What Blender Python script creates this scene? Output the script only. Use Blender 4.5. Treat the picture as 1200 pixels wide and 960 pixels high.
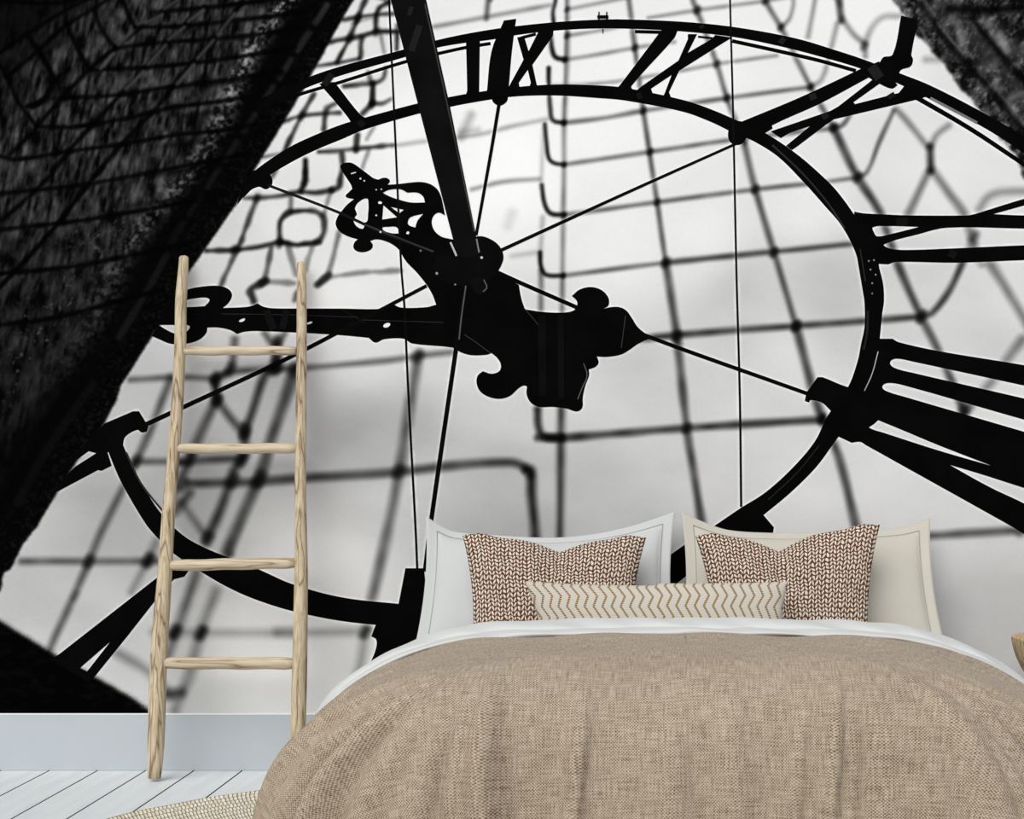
import bpy, bmesh, math, random
import numpy as np
from mathutils import Vector
from mathutils.geometry import tessellate_polygon

# ------------------------------------------------------------------ camera, world, light
for o in list(bpy.data.objects):
    bpy.data.objects.remove(o, do_unlink=True)
SC = bpy.context.scene
COL = SC.collection
PX, PY, S, D, HC = 780.0, 530.0, 330.0, 7.0, 1.13   # principal point, px per metre at wall, camera distance, camera height
cam_d = bpy.data.cameras.new('camera')
cam = bpy.data.objects.new('camera', cam_d)
COL.objects.link(cam)
cam.location = (0, -D, HC)
cam.rotation_euler = (math.pi / 2, 0, 0)
cam_d.sensor_width = 36.0
cam_d.lens = S * D / 1200 * 36
cam_d.shift_x = -(PX - 600) / 1200
cam_d.shift_y = (PY - 480) / 1200
SC.camera = cam

W = bpy.data.worlds.new('daylight_room')
SC.world = W
W.use_nodes = True
W.node_tree.nodes['Background'].inputs[0].default_value = (0.97, 0.985, 1.0, 1)
W.node_tree.nodes['Background'].inputs[1].default_value = 0.52
sun_d = bpy.data.lights.new('window_daylight', 'SUN')
sun_d.energy = 2.45
sun_d.angle = math.radians(50)
sun_d.color = (1.0, 0.985, 0.96)
sun = bpy.data.objects.new('window_daylight', sun_d)
COL.objects.link(sun)
sun.rotation_euler = Vector((0.42, 1.0, -1.0)).to_track_quat('-Z', 'Y').to_euler()
SC.view_settings.view_transform = 'Standard'
SC.view_settings.look = 'None'
SC.view_settings.gamma = 1.0
SC.view_settings.use_curve_mapping = False
SC.view_settings.exposure = 0.0

# ------------------------------------------------------------------ helpers
def wx(px): return (px - PX) / S
def wz(py): return HC - (py - PY) / S
def at(px, py, d):            # point at distance d from the wall seen at a pixel
    s = S * D / (D - d)
    return Vector(((px - PX) / s, -d, HC - (py - PY) / s))
def lin(v):
    v = v / 255.0
    return v / 12.92 if v <= 0.04045 else ((v + 0.055) / 1.055) ** 2.4
def rgb(r, g, b): return (lin(r), lin(g), lin(b), 1)

def tag(o, label=None, cat=None, group=None, kind=None):
    if label: o['label'] = label
    if cat: o['category'] = cat
    if group: o['group'] = group
    if kind: o['kind'] = kind
    return o
def empty(name, loc=(0, 0, 0)):
    o = bpy.data.objects.new(name, None)
    COL.objects.link(o); o.location = loc
    o.empty_display_size = 0.1
    return o
def mk(name, verts, faces, mat, parent=None, smooth=True, uv=None):
    me = bpy.data.meshes.new(name)
    me.from_pydata([tuple(v) for v in verts], [], [tuple(f) for f in faces])
    me.materials.append(mat)
    if uv is not None:
        lay = me.uv_layers.new(name='UVMap')
        li = np.empty(len(me.loops), dtype=np.int32)
        me.loops.foreach_get('vertex_index', li)
        lay.data.foreach_set('uv', np.asarray(uv, dtype=np.float32)[li].ravel())
    if smooth: me.polygons.foreach_set('use_smooth', [True] * len(me.polygons))
    me.update()
    o = bpy.data.objects.new(name, me)
    COL.objects.link(o)
    if parent:
        o.parent = parent
        o.matrix_parent_inverse.identity()
        o.location = -Vector(parent.location)
    return o
def grid_faces(nu, nv, closed_u=False):
    f = []
    for i in range(nu if closed_u else nu - 1):
        i2 = (i + 1) % nu
        for j in range(nv - 1):
            f.append((i * nv + j, i2 * nv + j, i2 * nv + j + 1, i * nv + j + 1))
    return f
def box_mesh(x0, x1, y0, y1, z0, z1, bev=0.0):
    bm = bmesh.new()
    bmesh.ops.create_cube(bm, size=1)
    for v in bm.verts:
        v.co = Vector((x0 + (v.co.x + .5) * (x1 - x0), y0 + (v.co.y + .5) * (y1 - y0), z0 + (v.co.z + .5) * (z1 - z0)))
    if bev:
        bmesh.ops.bevel(bm, geom=list(bm.edges), offset=bev, segments=3, profile=.5, affect='EDGES')
    return bm
def bm_obj(name, bm, mat, parent=None, smooth=False):
    me = bpy.data.meshes.new(name)
    bm.to_mesh(me); bm.free()
    me.materials.append(mat)
    if smooth: me.polygons.foreach_set('use_smooth', [True] * len(me.polygons))
    o = bpy.data.objects.new(name, me)
    COL.objects.link(o)
    if parent:
        o.parent = parent
        o.location = -Vector(parent.location)
    return o
def tube(path, radii, n=12, cap=True, squash=None):
    """swept round bar; path list of Vector"""
    vs, fs = [], []
    m = len(path)
    up0 = Vector((0, 1, 0))
    for i, p in enumerate(path):
        t = (path[min(i + 1, m - 1)] - path[max(i - 1, 0)]).normalized()
        a = t.cross(up0)
        if a.length < 1e-4: a = t.cross(Vector((1, 0, 0)))
        a.normalize(); b = t.cross(a).normalized()
        for k in range(n):
            th = 2 * math.pi * k / n
            vs.append(p + (a * math.cos(th) + b * math.sin(th)) * radii[i])
    for i in range(m - 1):
        for k in range(n):
            k2 = (k + 1) % n
            fs.append((i * n + k, i * n + k2, (i + 1) * n + k2, (i + 1) * n + k))
    if cap:
        fs.append(tuple(range(n))[::-1]); fs.append(tuple((m - 1) * n + k for k in range(n)))
    return vs, fs
def catmull(pts, n=6, closed=False):
    """pts (x, y[, corner]); returns dense polyline"""
    P = [(p[0], p[1]) for p in pts]
    C = [len(p) > 2 and p[2] for p in pts]
    N = len(P); out = []
    rng = range(N) if closed else range(N - 1)
    for i in rng:
        p1, p2 = P[i], P[(i + 1) % N]
        p0 = P[(i - 1) % N] if (closed or i > 0) else p1
        p3 = P[(i + 2) % N] if (closed or i + 2 < N) else p2
        L = math.dist(p1, p2) + 1e-6
        def tan(a, b, cn, own):
            if cn: return ((p2[0] - p1[0]), (p2[1] - p1[1]))
            tx, ty = b[0] - a[0], b[1] - a[1]
            l = math.hypot(tx, ty) + 1e-6
            return tx / l * L, ty / l * L
        m1 = tan(p0, p2, C[i], 0); m2 = tan(p1, p3, C[(i + 1) % N], 1)
        for k in range(n):
            t = k / n
            h1 = 2 * t**3 - 3 * t**2 + 1; h2 = t**3 - 2 * t**2 + t
            h3 = -2 * t**3 + 3 * t**2; h4 = t**3 - t**2
            out.append((h1 * p1[0] + h2 * m1[0] + h3 * p2[0] + h4 * m2[0], h1 * p1[1] + h2 * m1[1] + h3 * p2[1] + h4 * m2[1]))
    if not closed: out.append(P[-1])
    return out

# ------------------------------------------------------------------ node materials
class NT:
    def __init__(self, name):
        self.m = bpy.data.materials.new(name)
        self.m.use_nodes = True
        self.t = self.m.node_tree
        self.b = self.t.nodes['Principled BSDF']
    def n(self, typ, **kw):
        nd = self.t.nodes.new(typ)
        for k, v in kw.items(): setattr(nd, k, v)
        return nd
    def link(self, a, b): self.t.links.new(a, b)
    def val(self, sock, v):
        if isinstance(v, (int, float, tuple)): sock.default_value = v
        else: self.link(v, sock)
    def math(self, op, a, b=0.0, c=None):
        nd = self.n('ShaderNodeMath', operation=op)
        self.val(nd.inputs[0], a); self.val(nd.inputs[1], b)
        if c is not None: self.val(nd.inputs[2], c)
        return nd.outputs[0]
    def mapping(self, vec, scale=(1, 1, 1), rot=(0, 0, 0), loc=(0, 0, 0)):
        nd = self.n('ShaderNodeMapping')
        self.link(vec, nd.inputs[0])
        nd.inputs['Scale'].default_value = scale; nd.inputs['Rotation'].default_value = rot; nd.inputs['Location'].default_value = loc
        return nd.outputs[0]
    def noise(self, vec, scale=5, detail=3, rough=.5, dist=0.0):
        nd = self.n('ShaderNodeTexNoise')
        self.link(vec, nd.inputs['Vector'])
        nd.inputs['Scale'].default_value = scale; nd.inputs['Detail'].default_value = detail
        nd.inputs['Roughness'].default_value = rough; nd.inputs['Distortion'].default_value = dist
        return nd.outputs['Fac']
    def ramp(self, fac, stops):
        nd = self.n('ShaderNodeValToRGB')
        while len(nd.color_ramp.elements) < len(stops): nd.color_ramp.elements.new(.5)
        for e, (p, c) in zip(nd.color_ramp.elements, stops):
            e.position = p; e.color = c
        self.link(fac, nd.inputs[0])
        return nd.outputs[0]
    def mix(self, fac, a, b, blend='MIX'):
        nd = self.n('ShaderNodeMix', data_type='RGBA', blend_type=blend)
        self.val(nd.inputs[0], fac); self.val(nd.inputs[6], a); self.val(nd.inputs[7], b)
        return nd.outputs[2]
    def coord(self, which='Object'): return self.n('ShaderNodeTexCoord').outputs[which]
    def base(self, c): self.val(self.b.inputs['Base Color'], c)
    def bump(self, h, strength=.3, dist=.002):
        nd = self.n('ShaderNodeBump')
        nd.inputs['Strength'].default_value = strength; nd.inputs['Distance'].default_value = dist
        self.link(h, nd.inputs['Height']); self.link(nd.outputs[0], self.b.inputs['Normal'])
    def set(self, rough=.8, spec=.2):
        self.b.inputs['Roughness'].default_value = rough
        self.b.inputs['Specular IOR Level'].default_value = spec
        return self.m

def plain(name, c, rough=.85, spec=.15, var=.04, scale=6):
    t = NT(name)
    f = t.noise(t.coord('Object'), scale, 4)
    dark = tuple(max(0, x * (1 - var * 2)) for x in c[:3]) + (1,); lite = tuple(min(1, x * (1 + var * 2)) for x in c[:3]) + (1,)
    t.base(t.ramp(f, [(.25, dark), (.75, lite)]))
    return t.set(rough, spec)

def wood_mat(name, c_dark, c_mid, c_light, axis='Z', rough=.62):
    t = NT(name)
    co = t.coord('Object')
    oi = t.n('ShaderNodeObjectInfo').outputs['Random']
    sh = t.n('ShaderNodeCombineXYZ'); t.link(t.math('MULTIPLY', oi, 37.0), sh.inputs[0]); t.link(t.math('MULTIPLY', oi, 11.0), sh.inputs[2])
    add = t.n('ShaderNodeVectorMath', operation='ADD'); t.link(co, add.inputs[0]); t.link(sh.outputs[0], add.inputs[1])
    sc = {'Z': (1, 1, .07), 'X': (.07, 1, 1), 'Y': (1, .07, 1)}[axis]
    v = t.mapping(add.outputs[0], sc)
    warp = t.noise(v, 26, 2, .5)
    veins = t.noise(v, 95, 3, .55, 1.2)
    fine = t.noise(v, 420, 2, .6)
    rings = t.math('PINGPONG', t.math('MULTIPLY', warp, 9.0), 1.0)
    vein = t.math('POWER', rings, 5.0)
    c1 = t.ramp(veins, [(.3, c_mid), (.62, c_light)])
    c2 = t.mix(t.math('MULTIPLY', vein, .9), c1, c_dark)
    c3 = t.mix(t.math('MULTIPLY', fine, .25), c2, c_mid)
    t.base(c3)
    t.bump(veins, .25, .002)
    return t.set(rough, .25)

M = {}
M['wall'] = plain('wall_paint', rgb(205, 210, 214), .9, .1, .01)
M['skirt'] = plain('skirting_paint', rgb(184, 190, 195), .7, .2, .012, 3)
M['skirt_edge'] = plain('skirting_edge_paint', rgb(238, 240, 241), .7, .2, .01)
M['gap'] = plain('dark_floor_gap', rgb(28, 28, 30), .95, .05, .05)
M['white_cotton'] = plain('white_cotton', rgb(204, 206, 205), .92, .08, .012, 9)
M['cream_cotton'] = plain('cream_cotton', rgb(226, 221, 210), .92, .08, .012, 9)
M['pillow_white'] = plain('pillow_white_cotton', rgb(194, 196, 196), .92, .08, .012, 9)
M['pillow_warm_lit'] = plain('pillow_warm_lit_cotton', rgb(192, 188, 177), .92, .08, .012, 9)  # white pillow cotton with the warm cast of the light painted into its colour
M['seam'] = plain('grey_stitching', rgb(158, 158, 153), .95, .05, .02)
M['ash'] = wood_mat('pale_ash_wood', rgb(90, 60, 30), rgb(172, 150, 118), rgb(212, 198, 172), 'Z')
M['ash_x'] = wood_mat('pale_ash_wood_rung', rgb(112, 84, 52), rgb(186, 168, 138), rgb(210, 198, 176), 'X')
M['teak'] = wood_mat('turned_wood', rgb(96, 66, 36), rgb(168, 138, 98), rgb(206, 186, 150), 'Z')

def floor_mat():
    t = NT('white_painted_boards')
    co = t.coord('Object')
    oi = t.n('ShaderNodeObjectInfo').outputs['Random']
    v = t.mapping(co, (9, .8, 9))
    f = t.noise(v, 2.2, 5, .6)
    g = t.noise(t.mapping(co, (60, 2.5, 60)), 3, 3, .6)
    c = t.ramp(f, [(.25, rgb(206, 213, 217)), (.7, rgb(229, 232, 233))])
    c = t.mix(t.math('MULTIPLY', g, .22), c, rgb(198, 205, 210))
    c = t.mix(t.math('MULTIPLY', oi, .25), c, rgb(214, 219, 222))
    t.base(c); t.bump(g, .15, .001)
    return t.set(.5, .35)
M['boards'] = floor_mat()

def linen_mat():
    t = NT('beige_slub_linen')
    uv = t.n('ShaderNodeUVMap').outputs[0]
    sep = t.n('ShaderNodeSeparateXYZ'); t.link(uv, sep.inputs[0])
    u, v = sep.outputs[0], sep.outputs[1]
    jit = t.noise(t.mapping(uv, (60, 60, 1)), 1, 2)
    P = 0.0078
    su = t.math('SINE', t.math('ADD', t.math('MULTIPLY', u, 2 * math.pi / P), t.math('MULTIPLY', jit, 4.0)))
    sv = t.math('SINE', t.math('ADD', t.math('MULTIPLY', v, 2 * math.pi / P), t.math('MULTIPLY', jit, 3.5)))
    wv = t.math('MULTIPLY', su, sv)
    warp = t.noise(t.mapping(uv, (260, 16, 1)), 1, 2, .6)
    weft = t.noise(t.mapping(uv, (16, 260, 1)), 1, 2, .6)
    big = t.noise(t.mapping(uv, (3, 3, 1)), 1, 3, .5)
    a = t.math('MULTIPLY_ADD', t.math('ADD', warp, weft), .40, .10)
    h = t.math('ADD', a, t.math('MULTIPLY', wv, .17))
    h2 = t.math('ADD', h, t.math('MULTIPLY', t.math('SUBTRACT', big, .5), .09))
    c = t.ramp(h2, [(.30, rgb(90, 74, 56)), (.43, rgb(146, 130, 111)), (.54, rgb(170, 155, 137)), (.72, rgb(200, 188, 171))])
    slub = t.noise(t.mapping(uv, (1.1, 130, 1)), 1.5, 2, .6)
    c = t.mix(t.ramp(slub, [(.70, (0, 0, 0, 1)), (.76, (.5, .5, .5, 1))]), c, rgb(122, 96, 70))
    t.base(c)
    t.bump(h, .55, .0025)
    t.b.inputs['Sheen Weight'].default_value = .08
    return t.set(.95, .05)
M['linen'] = linen_mat()

def knit_mat(name, c_yarn, c_gap, ncol, nrow, slant=1.0, mortar=.12):
    """V-shaped stitches over a darker ground; uv in 0..1"""
    t = NT(name)
    uv = t.n('ShaderNodeUVMap').outputs[0]
    sep = t.n('ShaderNodeSeparateXYZ'); t.link(uv, sep.inputs[0])
    jit = t.math('SUBTRACT', t.noise(t.mapping(uv, (ncol * .35, nrow * .35, 1)), 1, 2), .5)
    u = t.math('ADD', t.math('MULTIPLY', sep.outputs[0], ncol), t.math('MULTIPLY', jit, 1.4))
    v = t.math('ADD', t.math('MULTIPLY', sep.outputs[1], nrow), t.math('MULTIPLY', jit, 1.3))
    tri = t.math('PINGPONG', u, 1.0)
    fu = t.math('FRACT', u)
    v2 = t.math('ADD', v, t.math('MULTIPLY', tri, slant))
    fv = t.math('FRACT', v2)
    du = t.math('ABSOLUTE', t.math('SUBTRACT', fu, .5))
    dv = t.math('ABSOLUTE', t.math('SUBTRACT', fv, .5))
    r = t.math('ADD', t.math('POWER', t.math('MULTIPLY', du, 2.0), 3.0), t.math('POWER', t.math('MULTIPLY', dv, 2.0), 2.0))
    rv = t.math('ADD', r, t.math('MULTIPLY', jit, .35))
    m = t.ramp(rv, [(.38 - mortar, (1, 1, 1, 1)), (.62 - mortar, (0, 0, 0, 1))])
    var = t.noise(t.mapping(uv, (ncol * 1.3, nrow * 1.3, 1)), 1, 2)
    yarn = t.ramp(var, [(.3, tuple(x * .78 for x in c_yarn[:3]) + (1,)), (.7, c_yarn)])
    t.base(t.mix(m, c_gap, yarn))
    t.bump(t.math('SUBTRACT', 1.0, r), .6, .004)
    return t.set(.95, .05)
M['knit'] = knit_mat('rust_and_cream_weave', rgb(226, 214, 198), rgb(92, 58, 40), 48, 27, .8, .05)

def zigzag_mat():
    t = NT('cream_ochre_zigzag_cotton')
    uv = t.n('ShaderNodeUVMap').outputs[0]
    sep = t.n('ShaderNodeSeparateXYZ'); t.link(uv, sep.inputs[0])
    u, v = sep.outputs[0], sep.outputs[1]
    tri = t.math('PINGPONG', t.math('MULTIPLY', v, 7.4), 1.0)
    f = t.math('FRACT', t.math('ADD', t.math('MULTIPLY', u, 28.0), t.math('MULTIPLY', tri, .62)))
    line = t.math('LESS_THAN', t.math('ABSOLUTE', t.math('SUBTRACT', f, .5)), .13)
    dash = t.math('GREATER_THAN', t.math('FRACT', t.math('MULTIPLY', v, 40.0)), .22)
    ln = t.math('MULTIPLY', line, dash)
    g1 = t.math('SINE', t.math('MULTIPLY', v, 40 * 2 * math.pi)); g2 = t.math('SINE', t.math('MULTIPLY', u, 168 * 2 * math.pi))
    wv = t.math('MULTIPLY_ADD', t.math('MULTIPLY', g1, g2), .5, .5)
    ground = t.ramp(wv, [(.0, rgb(150, 145, 134)), (.55, rgb(206, 201, 191))])
    t.base(t.mix(ln, ground, rgb(134, 100, 40)))
    t.bump(wv, .4, .002)
    return t.set(.95, .05)
M['zigzag'] = zigzag_mat()
def jute_mat():
    t = NT('braided_jute')
    uv = t.n('ShaderNodeUVMap').outputs[0]
    sep = t.n('ShaderNodeSeparateXYZ'); t.link(uv, sep.inputs[0])
    jit = t.math('SUBTRACT', t.noise(t.mapping(uv, (.5, .5, 1)), 1, 2), .5)
    u = t.math('ADD', sep.outputs[0], t.math('MULTIPLY', jit, .5)); v = sep.outputs[1]
    tri = t.math('PINGPONG', t.math('MULTIPLY', v, 2.0), 1.0)
    fu = t.math('FRACT', t.math('ADD', u, tri))
    du = t.math('MULTIPLY', t.math('ABSOLUTE', t.math('SUBTRACT', fu, .5)), 2.0)
    fv = t.math('MULTIPLY', t.math('ABSOLUTE', t.math('SUBTRACT', t.math('FRACT', t.math('MULTIPLY', v, 2.0)), .5)), 2.0)
    r = t.math('ADD', t.math('POWER', du, 3.0), t.math('POWER', fv, 4.0))
    m = t.ramp(t.math('ADD', r, t.math('MULTIPLY', jit, .5)), [(.35, (1, 1, 1, 1)), (.85, (0, 0, 0, 1))])
    var = t.noise(t.mapping(uv, (.7, .9, 1)), 1, 3)
    yarn = t.ramp(var, [(.3, rgb(205, 196, 172)), (.7, rgb(240, 235, 222))])
    t.base(t.mix(m, rgb(120, 106, 74), yarn))
    t.bump(t.math('SUBTRACT', 1.0, r), .7, .004)
    return t.set(.95, .05)
M['jute'] = jute_mat()

# ------------------------------------------------------------------ room shell
o = bm_obj('wall_back', box_mesh(-5.0, 5.0, 0.004, 0.12, -0.03, 3.2), M['wall']); tag(o, kind='structure')
base = empty('baseboard_back', (0, 0, 0)); tag(base, kind='structure')
SK = wz(836)
bm_obj('skirting_board', box_mesh(-5, 5, -0.008, 0.004, 0.001, SK - .004, .0), M['skirt'], base)
bm_obj('top_edge', box_mesh(-5, 5, -0.009, 0.004, SK - .004, SK, .0), M['skirt_edge'], base)

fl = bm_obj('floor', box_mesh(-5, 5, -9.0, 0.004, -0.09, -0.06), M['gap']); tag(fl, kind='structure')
PW, X0 = 0.1712, wx(284.2)
k0, k1 = math.ceil((-5 - X0) / PW), math.floor((5 - X0) / PW) - 1
plank_me = None
for k in range(k0, k1 + 1):
    if plank_me is None:
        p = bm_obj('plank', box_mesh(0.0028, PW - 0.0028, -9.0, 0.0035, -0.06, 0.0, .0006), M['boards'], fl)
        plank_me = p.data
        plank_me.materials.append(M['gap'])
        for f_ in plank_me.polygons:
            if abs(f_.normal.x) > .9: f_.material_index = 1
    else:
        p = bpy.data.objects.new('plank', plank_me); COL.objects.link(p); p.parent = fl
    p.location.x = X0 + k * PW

# ------------------------------------------------------------------ the printed mural
rs = np.random.RandomState(7)
LAT = rs.rand(256, 256)
def vnoise(x, y):
    xi = np.floor(x).astype(int); yi = np.floor(y).astype(int)
    fx = x - xi; fy = y - yi
    fx = fx * fx * (3 - 2 * fx); fy = fy * fy * (3 - 2 * fy)
    a = LAT[xi & 255, yi & 255]; b = LAT[(xi + 1) & 255, yi & 255]
    c = LAT[xi & 255, (yi + 1) & 255]; d = LAT[(xi + 1) & 255, (yi + 1) & 255]
    return (a * (1 - fx) + b * fx) * (1 - fy) + (c * (1 - fx) + d * fx) * fy
def fbm(x, y, o=4, g=.5):
    s = 0; a = 1; t = 0
    for i in range(o):
        s = s + a * vnoise(x + 17.3 * i, y + 9.1 * i); t += a; a *= g; x = x * 2.03; y = y * 2.03
    return s / t
STEP = 1.5
gx = np.concatenate([np.arange(-200, -4, 7.0), np.arange(-4, 1204.1, STEP), np.arange(1211, 1401, 7.0)])
gy = np.concatenate([np.arange(-96, -4, 7.0), np.arange(-4, 828, STEP), [829.5, 831, 832.5, 834, 835, 836]])
XX, YY = np.meshgrid(gx, gy)            # rows = y

# ---- vector shapes of the print (all in mural pixels)
SHAPES = []      # (name, label, [outer, hole, ...], grey)
def shape(name, outer, holes=(), label=None, grey=9, smooth=True, n=5):
    lo = [catmull(outer, n, True) if smooth else [(p[0], p[1]) for p in outer]]
    for h in holes: lo.append(catmull(h, n, True) if smooth else [(p[0], p[1]) for p in h])
    SHAPES.append((name, label, lo, grey))
def ribbon(edge_a, edge_b, n=6):
    a = catmull(edge_a, n); b = catmull(edge_b, n)
    return a + b[::-1]
def bar(name, pts, w, label=None, grey=9, n=4):
    c = catmull(pts, n) if len(pts) > 2 else [(p[0], p[1]) for p in pts]
    N = len(c); L, R = [], []
    for i, p in enumerate(c):
        q0, q1 = c[max(i - 1, 0)], c[min(i + 1, N - 1)]
        tx, ty = q1[0] - q0[0], q1[1] - q0[1]; l = math.hypot(tx, ty) + 1e-9
        ww = (w if not isinstance(w, tuple) else w[0] + (w[1] - w[0]) * i / (N - 1)) / 2
        L.append((p[0] - ty / l * ww, p[1] + tx / l * ww)); R.append((p[0] + ty / l * ww, p[1] - tx / l * ww))
    SHAPES.append((name, label, [L + R[::-1]], grey))
def C3(ox, oy, k, pts): return [(ox + p[0] / k, oy + p[1] / k) + tuple(p[2:]) for p in pts]

# outer ring
shape('printed_clock_ring', ribbon(
    [(300, 118), (363, 90), (400, 77.5), (473, 58), (510, 47.5), (547, 39.5), (590, 32.5), (650, 26), (700, 23), (733, 22.7), (800, 25.5), (863, 32), (933, 45), (983, 60), (1013, 70), (1060, 88), (1090, 100), (1143, 127), (1200, 160), (1300, 226)],
    [(300, 132), (357, 104), (400, 88.5), (473, 67.5), (510, 56.5), (547, 50), (573, 47), (607, 41), (650, 36), (700, 33.5), (743, 34), (800, 37), (860, 43.5), (917, 55), (967, 68), (1007, 80), (1050, 97), (1087, 115), (1157, 152), (1200, 180), (1300, 250)]),
    smooth=False, label='outer ring of the printed clock dial')
bar('printed_clock_ring', [(330, 119), (350, 111), (400, 96), (473, 73), (513, 63), (547, 55.5), (575, 51)], 4.0)
bar('printed_clock_ring', [(858, 48), (917, 61), (960, 71), (1003, 83)], 4.5)
bar('printed_clock_ring', [(1066, 110), (1077, 116), (1137, 151), (1193, 188), (1260, 232)], (6, 5))
# inner ring, upper run, right run, lower run
shape('printed_clock_ring', ribbon(
    [(285, 213), (305, 195), (340, 172), (372, 157), (400, 146), (427, 138), (490, 121), (520, 115), (550, 109.5), (600, 102.5), (650, 99), (700, 100), (733, 103), (800, 117), (833, 128), (868, 143), (897, 156), (933, 180), (960, 203), (980, 223), (1000, 250), (1017, 277), (1029, 310), (1035, 333), (1036, 353), (1034, 367), (1031, 397), (1027, 425), (1013, 460), (995, 497), (982, 513), (957, 547), (927, 577), (897, 602), (868, 625), (832, 652), (785, 690), (730, 722), (640, 738), (560, 742), (470, 735), (400, 728), (341, 716), (300, 703), (270, 690), (240, 673), (205, 650), (186, 632), (170, 613), (143, 567), (131, 540), (122, 515)],
    [(285, 232), (305, 213), (340, 191), (372, 175), (400, 163.5), (427, 152), (490, 133.5), (520, 127), (550, 121), (600, 113.5), (650, 112), (700, 115), (733, 118), (800, 131), (833, 143), (860, 156), (882, 165), (912, 184), (943, 215), (967, 242), (985, 263), (1000, 290), (1007, 312), (1010, 330), (1013, 356), (1013, 383), (1009, 403), (1005, 423), (994, 453), (970, 487), (955, 517), (930, 547), (897, 577), (867, 596), (833, 619), (800, 640), (760, 668), (710, 694), (635, 712), (560, 717), (470, 708), (400, 700), (341, 684), (307, 669), (272, 655), (240, 642), (214, 627), (189, 602), (172, 577), (157, 550), (147, 528), (138, 505)]),
    smooth=False, label='inner ring of the printed clock dial')
# joints on the inner ring
shape('printed_ring_bracket', [(857, 146), (868, 142), (876, 150), (874, 163), (866, 170), (856, 167), (853, 157)], label='bolt head where a stay meets the ring')
shape('printed_ring_bracket', [(1004, 300, 1), (1028, 297, 1), (1036, 352, 1), (1032, 354), (1014, 359, 1)], smooth=False)
shape('printed_ring_bracket', [(296, 200, 1), (310, 199), (318, 207), (319, 216), (312, 222), (303, 219), (290, 226), (278, 240, 1), (283, 220, 1)])
shape('printed_ring_bracket', [(945, 460, 1), (958, 442, 1), (964, 442, 1), (1000, 455), (1030, 452, 1), (1040, 480, 1), (1020, 500), (998, 502, 1), (973, 481, 1), (963, 472), (950, 469), (948, 472, 1), (943, 470, 1)], label='dark bracket clamping the stay to the ring')
shape('printed_ring_bracket', [(860, 601, 1), (895, 604, 1), (907, 618, 1), (905, 632, 1), (835, 632, 1)], smooth=False)
shape('printed_ring_bracket', [(60, 560, 1), (123, 496, 1), (156, 482, 1), (163, 482, 1), (174, 500, 1), (172, 506, 1), (166, 507), (161, 504), (147, 512), (144, 522, 1), (128, 530, 1), (113, 531), (104, 529, 1)], label='dark clamp at the stone edge')
shape('printed_ring_bracket', [(475, 666, 1), (497, 666, 1), (500, 700, 1), (560, 705, 1), (560, 835, 1), (405, 835, 1), (432, 781, 1), (440, 762), (441, 750), (435, 746, 1), (440, 733, 1), (455, 715), (467, 708, 1)], label='dark block at the foot of the dial')
# clock numerals
NUM = 'printed_clock_numeral'
shape(NUM, [(374, 98, 1), (392, 96, 1), (422, 134), (432, 140, 1), (428, 150, 1), (413, 152, 1), (411, 143), (400, 128)], label='slanted stroke of a numeral beside the stone')
shape(NUM, [(546, 44, 1), (562.5, 42, 1), (561.5, 112, 1), (545, 114, 1), (547.5, 106)], smooth=False, label='upright stroke of a numeral on the dial')
shape('printed_ring_bracket', [(590.5, 24, 1), (605, 22, 1), (600, 60), (595.5, 112, 1), (594, 119), (586, 124), (578, 120), (575.5, 113), (570.5, 108, 1), (576, 60)], label='dark clamp strip crossing the top of the dial')
shape(NUM, [(631, 37, 1), (649, 33, 1), (648, 42, 1), (624, 76, 1), (629, 99), (631, 103, 1), (620, 103, 1), (622, 97), (618.5, 82, 1), (608, 97), (609, 103, 1), (595, 104, 1), (613.5, 70, 1), (606, 44, 1), (614, 42, 1), (619.5, 60, 1)], smooth=False, label='X numeral at the top of the dial')
bar(NUM, [(612, 44), (628, 40)], 3.5)
shape(NUM, [(776, 34, 1), (794, 36, 1), (790, 45), (740, 101), (742, 106, 1), (722, 104, 1), (727, 99)], label='thick slanted stroke of a numeral')
bar(NUM, [(744, 37), (780, 38)], 4)
shape(NUM, [(838, 41, 1), (858, 44, 1), (845, 52), (796, 83, 1), (784, 108), (787, 116, 1), (777, 113, 1), (779, 109), (787, 88, 1), (763, 104), (765, 110, 1), (745, 107, 1), (752, 101), (795, 71, 1), (806, 46), (806, 40, 1), (817, 40, 1), (806, 62, 1), (835, 45)], smooth=False, label='crossed strokes of a numeral right of the top')
bar(NUM, [(818, 43), (836, 45)], 2.5)
shape(NUM, [(868, 143, 1), (940, 113), (1008, 81, 1), (1030, 72, 1), (1052, 100, 1), (1045, 104), (1030, 98), (1018, 91, 1), (960, 122), (905, 147), (905, 151), (880, 164, 1)], label='slanted stroke of a numeral joining both rings')
shape(NUM, [(903, 154, 1), (973, 130), (982, 125, 1), (1018, 97), (1024, 92, 1), (1031, 98, 1), (1000, 120), (1002, 122), (1053, 109), (1062, 98, 1), (1090, 112, 1), (1074, 117, 1), (977, 140), (967, 147, 1), (934, 172), (928, 176, 1), (921, 171, 1), (949, 148), (952, 147), (925, 156), (915, 162, 1)], smooth=False, label='crossed strokes of a numeral near the right arch')
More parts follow.
